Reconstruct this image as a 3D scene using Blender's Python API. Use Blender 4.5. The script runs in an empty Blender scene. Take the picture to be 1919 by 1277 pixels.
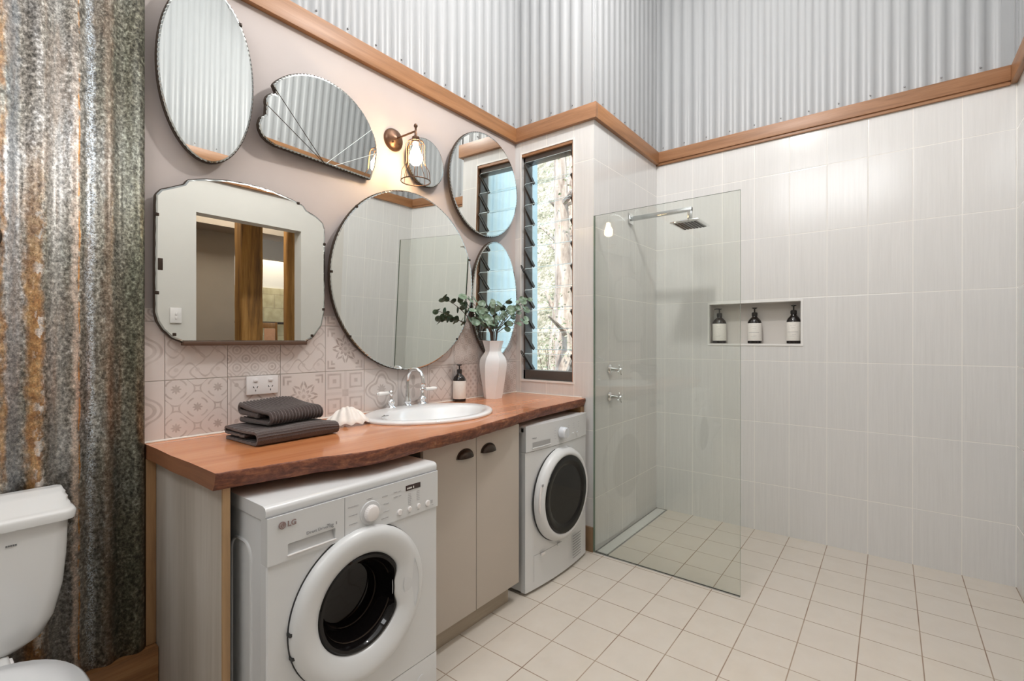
import bpy, bmesh, math, random
from mathutils import Vector, Matrix
PI = math.pi
sc = bpy.context.scene
COL = sc.collection
random.seed(7)

# ------------------------------------------------------------------ camera
F_PX, YAW, CAM_H = 897.47, math.radians(38.265), 1.2433
cam_d = bpy.data.cameras.new('camera')
cam_d.sensor_width = 36.0
cam_d.lens = F_PX * 36.0 / 1919.0
cam_d.clip_start = 0.02
cam_d.clip_end = 200
cam = bpy.data.objects.new('camera', cam_d)
COL.objects.link(cam)
fw = Vector((math.cos(YAW), math.sin(YAW), 0))
rt = Vector((math.sin(YAW), -math.cos(YAW), 0))
up = Vector((0, 0, 1))
roll, pitch = -0.0007, -0.0005
rt2 = rt * math.cos(roll) - up * math.sin(roll)
up2 = up * math.cos(roll) + rt * math.sin(roll)
fw2 = (fw * math.cos(pitch) + up2 * math.sin(pitch)).normalized()
up3 = rt2.cross(fw2).normalized()
cam.matrix_world = Matrix((
    (rt2.x, up3.x, -fw2.x, 0), (rt2.y, up3.y, -fw2.y, 0),
    (rt2.z, up3.z, -fw2.z, CAM_H), (0, 0, 0, 1)))
sc.camera = cam

# ------------------------------------------------------------------ world, sun, lights, exposure
sc.view_settings.view_transform = 'Standard'
sc.view_settings.look = 'None'
sc.view_settings.gamma = 1.0
sc.view_settings.use_curve_mapping = False
sc.view_settings.exposure = 0.0
sc.cycles.max_bounces = 14
sc.cycles.transparent_max_bounces = 40
sc.cycles.glossy_bounces = 8
sc.cycles.sample_clamp_indirect = 8
sc.cycles.caustics_reflective = False
sc.cycles.caustics_refractive = False

w = bpy.data.worlds.new('world')
sc.world = w
w.use_nodes = True
bg = w.node_tree.nodes['Background']
bg.inputs[0].default_value = (0.74, 0.87, 1.0, 1)
bg.inputs[1].default_value = 3.6


def light(name, kind, loc, energy, color=(1, 1, 1), size=0.1, size_y=None, target=None, rot=None):
    l = bpy.data.lights.new(name, kind)
    l.energy = energy
    l.color = color
    if kind == 'AREA':
        l.size = size
        if size_y:
            l.shape = 'RECTANGLE'
            l.size_y = size_y
    elif kind == 'POINT':
        l.shadow_soft_size = size
    elif kind == 'SUN':
        l.angle = size
    o = bpy.data.objects.new(name, l)
    COL.objects.link(o)
    o.location = loc
    if target:
        d = Vector(target) - Vector(loc)
        o.rotation_euler = d.to_track_quat('-Z', 'Y').to_euler()
    return o


sun = light('sun', 'SUN', (0, 0, 8), 8.0, (1, .93, .82), math.radians(1.0), target=(5.0, 2.2, 0))
# unseen area light added as overhead fill, and the ceiling lamp that casts the crisp shadows
light('overhead_fill', 'AREA', (0.9, 0.75, 4.12), 30, (0.97, 0.985, 1.0), 3.6, 1.9)
light('ceiling_lamp', 'POINT', (1.79, 0.67, 3.30), 72, (1.0, 0.97, 0.94), 0.065)
# unseen area light added as fill, high at the left end of the room
light('left_fill', 'AREA', (-1.22, 0.62, 3.3), 34, (0.97, 0.985, 1.0), 1.4, 0.9, target=(2.2, 0.5, 0.9))
# unseen area lights added to brighten the neighbouring room and its far wall
light('next_room_fill', 'AREA', (2.2, -2.0, 2.9), 60, (1.0, 0.86, 0.68), 1.6, 1.2)
light('next_room_far_fill', 'AREA', (3.7, -3.78, 3.1), 40, (1.0, 0.9, 0.75), 1.2, 0.3)

# ------------------------------------------------------------------ room constants
YV = 1.9466   # vanity wall
XW = 2.503    # window wall
YS = 1.3631   # shower side wall
XB = 3.4656   # shower back wall
YO = -0.5039  # opposite wall
ZB, ZT = 2.5404, 2.6304   # timber rail under the corrugated sheet
XL = -1.35    # left wall (behind the toilet side)
ZC = 4.2

# ------------------------------------------------------------------ node expression helper
class X:
    """socket wrapper so that maths can be written as expressions"""
    def __init__(s, nt, sock):
        s.nt, s.s = nt, sock
    def _m(s, op, *a):
        n = s.nt.nodes.new('ShaderNodeMath')
        n.operation = op
        for i, v in enumerate((s,) + a):
            if isinstance(v, X):
                s.nt.links.new(v.s, n.inputs[i])
            else:
                n.inputs[i].default_value = float(v)
        return X(s.nt, n.outputs[0])
    def __add__(s, o): return s._m('ADD', o)
    __radd__ = __add__
    def __sub__(s, o): return s._m('SUBTRACT', o)
    def __rsub__(s, o): return (s * -1.0) + o
    def __mul__(s, o): return s._m('MULTIPLY', o)
    __rmul__ = __mul__
    def __truediv__(s, o): return s._m('DIVIDE', o)
    def abs(s): return s._m('ABSOLUTE')
    def fract(s): return s._m('FRACT')
    def floor(s): return s._m('FLOOR')
    def sin(s): return s._m('SINE')
    def cos(s): return s._m('COSINE')
    def sqrt(s): return s._m('SQRT')
    def lt(s, o): return s._m('LESS_THAN', o)
    def gt(s, o): return s._m('GREATER_THAN', o)
    def mx(s, o): return s._m('MAXIMUM', o)
    def mn(s, o): return s._m('MINIMUM', o)
    def atan2(s, o): return s._m('ARCTAN2', o)
    def pow(s, o): return s._m('POWER', o)


class MatB:
    """material builder"""
    def __init__(s, name, color=(.8, .8, .8), rough=.5, metal=0., spec=.5, coat=0.):
        s.m = bpy.data.materials.new(name)
        s.m.use_nodes = True
        s.nt = s.m.node_tree
        s.b = s.nt.nodes['Principled BSDF']
        s.out = s.nt.nodes['Material Output']
        s.set('Base Color', (*color, 1))
        s.set('Roughness', rough)
        s.set('Metallic', metal)
        s.set('Specular IOR Level', spec)
        if coat:
            s.set('Coat Weight', coat)
            s.set('Coat Roughness', .05)
        s.m.diffuse_color = (*color, 1)
    def set(s, k, v):
        if isinstance(v, X):
            s.nt.links.new(v.s, s.b.inputs[k])
        else:
            s.b.inputs[k].default_value = v
    def pos(s, obj=False):
        if obj:
            g = s.nt.nodes.new('ShaderNodeTexCoord').outputs['Object']
        else:
            g = s.nt.nodes.new('ShaderNodeNewGeometry').outputs['Position']
        sp = s.nt.nodes.new('ShaderNodeSeparateXYZ')
        s.nt.links.new(g, sp.inputs[0])
        return [X(s.nt, o) for o in sp.outputs]
    def vec(s, x, y, z):
        n = s.nt.nodes.new('ShaderNodeCombineXYZ')
        for i, v in enumerate((x, y, z)):
            if isinstance(v, X):
                s.nt.links.new(v.s, n.inputs[i])
            else:
                n.inputs[i].default_value = v
        return X(s.nt, n.outputs[0])
    def noise(s, vec, scale=5, detail=4, rough=.5, dist=0):
        n = s.nt.nodes.new('ShaderNodeTexNoise')
        s.nt.links.new(vec.s, n.inputs['Vector'])
        n.inputs['Scale'].default_value = scale
        n.inputs['Detail'].default_value = detail
        n.inputs['Roughness'].default_value = rough
        n.inputs['Distortion'].default_value = dist
        return X(s.nt, n.outputs[0])
    def voro(s, vec, scale=5, feature='F1', out='Distance'):
        n = s.nt.nodes.new('ShaderNodeTexVoronoi')
        n.feature = feature
        s.nt.links.new(vec.s, n.inputs['Vector'])
        n.inputs['Scale'].default_value = scale
        return X(s.nt, n.outputs[out])
    def ramp(s, fac, stops):
        n = s.nt.nodes.new('ShaderNodeValToRGB')
        cr = n.color_ramp
        while len(cr.elements) < len(stops):
            cr.elements.new(.5)
        for e, (p, c) in zip(cr.elements, stops):
            e.position = p
            e.color = (*c, 1) if len(c) == 3 else c
        s.nt.links.new(fac.s, n.inputs[0])
        return X(s.nt, n.outputs[0])
    def rng(s, v, a, b, c=0., d=1.):
        n = s.nt.nodes.new('ShaderNodeMapRange')
        n.clamp = True
        s.nt.links.new(v.s, n.inputs[0])
        for i, q in enumerate((a, b, c, d)):
            n.inputs[i + 1].default_value = q
        return X(s.nt, n.outputs[0])
    def mix(s, fac, a, b, mode='MIX'):
        n = s.nt.nodes.new('ShaderNodeMix')
        n.data_type = 'RGBA'
        n.blend_type = mode
        for sock, v in ((n.inputs[0], fac), (n.inputs[6], a), (n.inputs[7], b)):
            if isinstance(v, X):
                s.nt.links.new(v.s, sock)
            elif isinstance(v, tuple):
                sock.default_value = (*v, 1) if len(v) == 3 else v
            else:
                sock.default_value = v
        return X(s.nt, n.outputs[2])
    def bump(s, h, strength=.3, dist=.002):
        n = s.nt.nodes.new('ShaderNodeBump')
        n.inputs['Strength'].default_value = strength
        n.inputs['Distance'].default_value = dist
        s.nt.links.new(h.s, n.inputs['Height'])
        s.nt.links.new(n.outputs[0], s.b.inputs['Normal'])


def plain(name, color, rough=.5, metal=0., spec=.5, coat=0., var=.0, vs=30):
    """plain material; a faint procedural mottling keeps it from being dead flat"""
    m = MatB(name, color, rough, metal, spec, coat)
    if var:
        x, y, z = m.pos()
        n = m.noise(m.vec(x, y, z), vs, 3)
        lo = tuple(c * (1 - var) for c in color)
        hi = tuple(min(1, c * (1 + var)) for c in color)
        m.set('Base Color', m.mix(m.rng(n, .3, .7), lo, hi))
    return m.m


# ------------------------------------------------------------------ materials
M = {}


def line(c, off, pitch, half):
    """1 close to the lines c = off + k*pitch"""
    d = (((c - off) / pitch + .5).fract() - .5).abs() * pitch
    return d


def wall_tile_mat(name):
    m = MatB(name, (.8, .78, .75), .13, 0, .5)
    x, y, z = m.pos()
    gn = m.nt.nodes.new('ShaderNodeNewGeometry').outputs['Normal']
    sp = m.nt.nodes.new('ShaderNodeSeparateXYZ')
    m.nt.links.new(gn, sp.inputs[0])
    fx = X(m.nt, sp.outputs[0]).abs().gt(.5)          # 1 on faces that look along x
    c = (y - .0995) * fx + (x - .088) * (1.0 - fx)
    d1 = line(c, 0, .2, 0)
    d2 = line(z, .311, .4, 0)
    g = m.rng(d1.mn(d2), .0012, .0022, 1, 0)
    streak = m.noise(m.vec(x * 75, y * 75, z * 3.2), 1.0, 4, .65)
    cell = ((c / .2).floor() * 3.7 + ((z - .311) / .4).floor() * 9.1).sin() * .5 + .5
    base = m.mix(m.rng(streak, .3, .7), (.67, .664, .653), (.73, .723, .712))
    base = m.mix(cell * .35, base, (.675, .672, .665))
    m.set('Base Color', m.mix(g, base, (.83, .81, .77)))
    m.set('Roughness', m.rng(g, 0, 1, .16, .7))
    h = m.rng(d1.mn(d2), .001, .004, 0, 1) + streak * .35
    m.bump(h, .3, .0015)
    return m.m


M['tile'] = wall_tile_mat('glazed wall tile')

m = MatB('floor tile', (.7, .62, .52), .32)
x, y, z = m.pos()
d1 = line(x, 2.479, .2055, 0)
d2 = line(y, .098, .1995, 0)
d = d1.mn(d2)
g = m.rng(d, .0014, .0026, 1, 0)
v = m.vec(x, y, z)
n1 = m.noise(v, 9, 4, .6)
n2 = m.noise(m.vec(x * 2.5, y * 14, z), 3, 3)
cell = (((x - 2.479) / .2055).floor() * 5.3 + ((y - .098) / .1995).floor() * 7.7).sin() * .5 + .5
base = m.mix(m.rng(n1, .3, .7), (.60, .545, .475), (.65, .60, .535))
base = m.mix(m.rng(n2, .35, .65) * .4, base, (.645, .575, .49))
base = m.mix(cell * .3, base, (.61, .565, .51))
m.set('Base Color', m.mix(g, base, m.mix(m.rng(m.noise(v, 6, 2), .35, .6), (.25, .17, .12), (.36, .28, .21))))
m.set('Roughness', m.rng(g, 0, 1, .30, .8))
m.bump(m.rng(d, .001, .004, 0, 1) + n1 * .1, .3, .001)
M['floor'] = m.m

m = MatB('painted plaster', (.56, .47, .43), .55)
x, y, z = m.pos()
n = m.noise(m.vec(x, y, z), 4, 4)
m.set('Base Color', m.mix(m.rng(n, .3, .7), (.53, .465, .44), (.56, .495, .47)))
m.bump(m.noise(m.vec(x, y, z), 160, 2), .08, .001)
M['plaster'] = m.m
M['plaster_white'] = plain('white plaster', (.62, .60, .565), .6, var=.02, vs=4)
M['plaster_grey'] = plain('grey plaster', (.36, .325, .295), .7, var=.04, vs=3)
M['ceiling'] = plain('ceiling paint', (.8, .8, .79), .8, var=.01)

# zincalume
m = MatB('zincalume sheet', (.45, .46, .47), .42, .0, .5)
x, y, z = m.pos()
n = m.noise(m.vec(x * 60, y * 60, z * 1.5), 1, 2)
m.set('Base Color', m.mix(m.rng(n, .3, .7), (.36, .37, .38), (.385, .395, .405)))
M['zinc'] = m.m
m = MatB('blue painted cladding', (.70, .82, .85), .4, .2)
M['cladding'] = m.m

# rusty old iron: spangle, grey-brown dirt, blue-white bloom and vertical rust runs
m = MatB('rusty galvanised iron', (.3, .3, .29), .42, .35)
x, y, z = m.pos()
v = m.vec(x, y, z)
sp1 = m.noise(m.vec(x * 1.3, y, z), 85, 4, .72)
sp2 = m.voro(v, 120, 'F1', 'Distance')
big = m.noise(m.vec(x * 2.2, y * 2, z * .55), 3.2, 4, .6)
run = m.noise(m.vec(x * 26, y * 2, z * .9), 1.0, 4, .62)
base = m.ramp(m.rng(sp1 * .8 + sp2 * .2 + (run - .5) * .35, .27, .72), [(0, (.045, .043, .038)), (.35, (.13, .125, .115)), (.62, (.235, .23, .215)), (1, (.46, .47, .47))])
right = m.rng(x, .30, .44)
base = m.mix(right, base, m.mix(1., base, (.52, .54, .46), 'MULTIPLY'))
tint = m.ramp(big, [(.3, (.70, .74, .66)), (.5, (1.0, .93, .86)), (.68, (1.2, 1.22, 1.30))])
base = m.mix(1., base, tint, 'MULTIPLY')
spk = m.noise(v, 260, 2, .8)
grain = m.rng(sp1 * .55 + spk * .45, .34, .66, .45, 1.65)
wob = (m.noise(m.vec(z * 0, z * 0, z * 2.0), 3, 3) - .5) * .03
jag = (m.noise(m.vec(x * 3, y, z * 1.4), 14, 4, .7) - .5) * .03
band = lambda c, w0, w1: m.rng((x - c + wob + jag).abs(), w0, w1, 1, 0)
# pale blue-grey bloom on the left and a bright speckled run right of the cream streak
base = m.mix(band(.185, .006, .018) * .5, base, (.27, .30, .33))
base = m.mix(band(.350, .003, .014) * m.rng(spk, .42, .6) * .8, base, (.50, .56, .62))
base = m.mix(band(.275, .010, .024) * .35, base, (.36, .36, .35))
# brownish cast left of the middle and around x=.39
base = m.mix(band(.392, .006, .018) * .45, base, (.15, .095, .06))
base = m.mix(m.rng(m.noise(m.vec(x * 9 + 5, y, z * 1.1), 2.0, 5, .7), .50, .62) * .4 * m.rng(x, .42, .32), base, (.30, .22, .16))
# cream streak with a thin orange line
base = m.mix(band(.314, .003, .011) * .7 * m.rng(z, 2.2, 1.4, .2, 1), base, (.52, .42, .35))
base = m.mix(m.rng((x - .3225 + wob * .5 + jag * .35).abs(), .0006, .0028, 1, 0) * m.rng(m.noise(m.vec(x * 2, y, z * 5), 3, 3, .7), .42, .52), base, (.42, .20, .06))
# the broad orange run with pale islands
r1 = band(.228, .010, .022) * m.rng(z, 1.85, 1.35) * m.rng(m.noise(m.vec(x * 4, y, z * 1.5), 3, 4, .7), .30, .42)
r3 = band(.163, .002, .010) * m.rng(m.noise(m.vec(x * 9, y, z * 2), 2, 4, .7), .42, .52) * .8
isl = m.rng(m.noise(m.vec(x * 1.6, y, z * .9), 24, 3, .6), .56, .60) * m.rng(x, .222, .236)
rust = m.ramp(m.noise(m.vec(x * 1.5, y, z), 30, 4, .7), [(.32, (.15, .065, .025)), (.48, (.29, .15, .06)), (.62, (.42, .26, .12)), (.72, (.50, .38, .26))])
rust = m.mix(isl, rust, (.50, .45, .41))
r2 = r3
base = m.mix(r1.mx(r3), base, rust)
br = r1
base = m.mix(1., base, m.mix(grain * .5, (.0, .0, .0), (2.8, 2.8, 2.8)), 'MULTIPLY')
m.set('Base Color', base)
m.set('Metallic', m.rng(r1.mx(r2).mx(br), 0, 1, .45, .05))
m.set('Roughness', m.rng(sp1, .3, .7, .30, .5))
m.bump(sp1 + sp2 * .5, .55, .0012)
M['rusty'] = m.m


def wood(name, dark, mid, lite, axis='x', scale=1., rough=.4, coat=0., bump=.15):
    m = MatB(name, mid, rough, 0, .5, coat)
    x, y, z = m.pos()
    a = {'x': (.9, 14, 14), 'y': (14, .9, 14), 'z': (14, 14, .9)}[axis]
    v = m.vec(x * a[0] * scale, y * a[1] * scale, z * a[2] * scale)
    n = m.noise(v, 1.6, 5, .62, .4)
    f = m.noise(m.vec(x * a[0] * 5 * scale, y * a[1] * 6 * scale, z * a[2] * 6 * scale), 1.5, 3, .6)
    c = m.ramp(m.rng(n * .75 + f * .25, .3, .7), [(0, dark), (.5, mid), (1, lite)])
    m.set('Base Color', c)
    m.bump(f * .5 + n * .5, bump, .001)
    return m.m


M['slab'] = wood('polished red hardwood slab', (.46, .155, .055), (.60, .225, .088), (.70, .30, .135), 'x', .55, .24, .4, .03)
M['trim_x'] = wood('oiled hardwood rail x', (.23, .105, .042), (.35, .165, .07), (.43, .22, .105), 'x', 1.1, .42)
M['trim_y'] = wood('oiled hardwood rail y', (.21, .10, .045), (.325, .16, .078), (.40, .215, .115), 'y', 1.1, .42)
M['post'] = wood('oiled hardwood post', (.20, .105, .045), (.31, .17, .075), (.38, .23, .11), 'z', 1.2, .5)
M['skirting'] = wood('dark oiled skirting board', (.13, .055, .02), (.24, .11, .04), (.34, .17, .07), 'x', 1.2, .4)
M['grey_panel'] = wood('weathered grey oak laminate', (.33, .285, .235), (.44, .395, .34), (.55, .51, .46), 'z', .32, .6)
M['edging'] = wood('pale timber edging', (.36, .22, .11), (.46, .29, .15), (.52, .35, .2), 'z', 1.0, .5)
M['kick'] = wood('taupe oak laminate kickboard', (.30, .25, .19), (.38, .32, .25), (.44, .38, .30), 'x', .8, .6)
M['log'] = wood('rough adzed timber post', (.06, .025, .01), (.36, .18, .045), (.56, .32, .10), 'z', .6, .7, 0, .8)
M['chair'] = wood('varnished chair timber', (.16, .07, .02), (.30, .15, .05), (.40, .22, .08), 'z', 1.5, .35)

# live bark edge
m = MatB('live bark edge', (.2, .08, .04), .6)
x, y, z = m.pos()
n = m.noise(m.vec(x * 4, y * 20, z * 26), 2.2, 5, .7, .6)
n2 = m.noise(m.vec(x, y, z), 60, 3, .6)
c = m.ramp(m.rng(n * .7 + n2 * .3, .32, .68), [(0, (.055, .014, .008)), (.45, (.17, .055, .03)), (.75, (.30, .11, .05)), (1, (.44, .24, .13))])
m.set('Base Color', c)
m.bump(n + n2 * .6, .9, .003)
M['bark'] = m.m

M['mirror'] = MatB('old silvered mirror', (.86, .885, .86), .0, 1.0).m
M['mirror_edge'] = MatB('bevelled silver edge', (.55, .57, .55), .12, 1.0).m
m = MatB('dark mirror backing', (.045, .028, .018), .6)
M['backing'] = m.m
M['chrome'] = MatB('chrome', (.80, .81, .82), .05, 1.0).m
M['steel'] = MatB('brushed steel', (.50, .52, .53), .22, 1.0).m
M['copper'] = MatB('aged bronze', (.15, .085, .055), .34, .8).m
M['dark_bronze'] = MatB('dark bronze', (.045, .03, .022), .34, .5).m
M['ceramic'] = plain('white glazed ceramic', (.78, .785, .79), .06, 0, .55, .3)
M['toilet'] = plain('white vitreous china', (.70, .70, .69), .07, 0, .55, .3)
M['porcelain'] = plain('porcelain lever', (.85, .84, .82), .1)
M['vase'] = plain('matt white vase', (.86, .87, .88), .5, var=.01)
M['shell'] = plain('white clam shell', (.82, .77, .72), .55, var=.04, vs=60)
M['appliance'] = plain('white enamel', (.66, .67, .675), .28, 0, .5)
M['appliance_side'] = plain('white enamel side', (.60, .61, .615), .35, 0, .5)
M['plastic_white'] = plain('white plastic', (.78, .75, .74), .3)
M['plastic_soft'] = plain('light grey plastic', (.62, .63, .64), .35)
M['print_grey'] = plain('grey print', (.30, .30, .31), .5)
M['logo_red'] = plain('taupe logo print', (.26, .18, .17), .4)
M['print_white'] = plain('white print', (.8, .78, .75), .5)
M['black'] = plain('black plastic', (.012, .012, .012), .35)
M['rubber'] = plain('dark rubber', (.025, .025, .025), .6)
M['display'] = plain('dark display', (.05, .032, .03), .25)
M['cab'] = plain('greige cabinet laminate', (.49, .435, .38), .42, var=.012, vs=5)
M['cab_in'] = plain('dark cabinet inside', (.09, .075, .06), .7)
M['frame'] = plain('bronze aluminium frame', (.10, .085, .075), .35, .3)
M['blackmetal'] = plain('black metal', (.02, .018, .016), .4, .5)
M['label'] = plain('cream paper label', (.80, .775, .73), .6, var=.03, vs=80)
M['grout'] = plain('white caulk', (.72, .68, .62), .5)
M['niche'] = plain('white niche trim', (.80, .79, .77), .3)
M['nichein'] = plain('niche lining tile', (.66, .63, .60), .3, var=.02, vs=6)
M['soap_rubber'] = plain('pump black', (.018, .015, .014), .3)
m = MatB('amber black bottle', (.012, .009, .008), .07, 0, .6)
M['bottle'] = m.m
m = MatB('smoked door glass', (.006, .005, .005), .04, 0, .3)
M['doorglass'] = m.m
m = MatB('bottle shade', (.02, .02, .02), .3)
M['drumglass'] = MatB('dark porthole bowl', (.012, .009, .008), .12, 0, .5).m
M['drum'] = plain('dim steel drum', (.08, .07, .065), .3, .6)
M['drain_in'] = plain('drain tile insert', (.62, .62, .60), .4, var=.03, vs=30)
M['stonetop'] = plain('ground soil', (.14, .11, .07), .9, var=.3, vs=4)

m = MatB('charcoal ribbed towel', (.03, .028, .03), .95, 0, .15)
x, y, z = m.pos()
n = m.noise(m.vec(x, y, z), 420, 3, .7)
m.set('Base Color', m.mix(m.rng(n, .3, .7), (.045, .034, .031), (.13, .102, .097)))
m.set('Sheen Weight', .35)
m.bump(n, .7, .0015)
M['towel'] = m.m


def arch_glass(name, tint, refl=1., rough=0.):
    """thin architectural glass: tinted see-through plus Fresnel reflection"""
    m = bpy.data.materials.new(name)
    m.use_nodes = True
    nt = m.node_tree
    nt.nodes.clear()
    out = nt.nodes.new('ShaderNodeOutputMaterial')
    tr = nt.nodes.new('ShaderNodeBsdfTransparent')
    tr.inputs[0].default_value = (*tint, 1)
    gl = nt.nodes.new('ShaderNodeBsdfGlossy')
    gl.inputs['Roughness'].default_value = rough
    gl.inputs[0].default_value = (refl, refl, refl, 1)
    fr = nt.nodes.new('ShaderNodeFresnel')
    fr.inputs[0].default_value = 1.5
    geo = nt.nodes.new('ShaderNodeNewGeometry')
    # keep an air-to-glass Fresnel on both faces (the pane is thin)
    mi = nt.nodes.new('ShaderNodeMath')
    mi.operation = 'MULTIPLY_ADD'
    nt.links.new(geo.outputs['Backfacing'], mi.inputs[0])
    mi.inputs[1].default_value = 1 / 1.5 - 1.5
    mi.inputs[2].default_value = 1.5
    nt.links.new(mi.outputs[0], fr.inputs[0])
    mx = nt.nodes.new('ShaderNodeMixShader')
    nt.links.new(fr.outputs[0], mx.inputs[0])
    nt.links.new(tr.outputs[0], mx.inputs[1])
    nt.links.new(gl.outputs[0], mx.inputs[2])
    nt.links.new(mx.outputs[0], out.inputs[0])
    return m


M['screen'] = arch_glass('green-tinted shower glass', (.95, .965, .945))
M['screen_edge'] = plain('green glass edge', (.16, .22, .17), .1)
M['louvre'] = arch_glass('louvre glass', (.95, .975, .98))
M['louvre_edge'] = plain('ground louvre edge', (.62, .72, .72), .3)
M['lampglass'] = arch_glass('clear bulb glass', (.99, .97, .93))


def emit(name, color, strength):
    m = bpy.data.materials.new(name)
    m.use_nodes = True
    nt = m.node_tree
    b = nt.nodes['Principled BSDF']
    b.inputs['Emission Color'].default_value = (*color, 1)
    b.inputs['Emission Strength'].default_value = strength
    b.inputs['Base Color'].default_value = (*color, 1)
    return m


M['bulb'] = emit('glowing filament bulb', (1.0, .70, .36), 70.0)

# foliage
m = MatB('eucalyptus leaf', (.16, .24, .16), .55)
x, y, z = m.pos()
n = m.noise(m.vec(x, y, z), 45, 2)
m.set('Base Color', m.ramp(n, [(.3, (.085, .15, .08)), (.5, (.17, .25, .17)), (.66, (.33, .42, .35))]))
M['leaf'] = m.m
M['stem'] = plain('woody stem', (.12, .08, .06), .7)
m = MatB('bush leaves', (.1, .16, .05), .5)
x, y, z = m.pos()
n = m.noise(m.vec(x, y, z), 6, 2)
m.set('Base Color', m.ramp(n, [(.3, (.10, .13, .06)), (.5, (.26, .29, .17)), (.7, (.46, .43, .32))]))
M['bush'] = m.m
m = MatB('pale bark', (.45, .38, .31), .8)
x, y, z = m.pos()
n = m.noise(m.vec(x * 6, y * 6, z * 1.2), 2, 5, .65)
m.set('Base Color', m.ramp(n, [(.3, (.14, .09, .07)), (.48, (.36, .28, .23)), (.7, (.58, .50, .44))]))
m.bump(n, .8, .02)
M['treebark'] = m.m
m = MatB('pale stone blocks', (.5, .42, .25), .8)
x, y, z = m.pos()
row = (z / .22).floor()
d1 = line(z, 0, .22, 0)
d2 = line(x + row * .17, 0, .34, 0)
n = m.noise(m.vec(x, y, z), 9, 4)
g = m.rng(d1.mn(d2) + (n - .5) * .01, .003, .01, 1, 0)
m.set('Base Color', m.mix(g * .6, m.mix(m.rng(n, .3, .7), (.40, .34, .20), (.56, .50, .32)), (.30, .25, .16)))
M['stone'] = m.m
M['fabric_pink'] = plain('peach fabric', (.60, .34, .22), .8, var=.05)
M['fabric_dark'] = plain('dark brown coat', (.05, .035, .03), .9, var=.2)
M['glassware'] = plain('pale blue glassware', (.45, .55, .58), .1)


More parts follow.
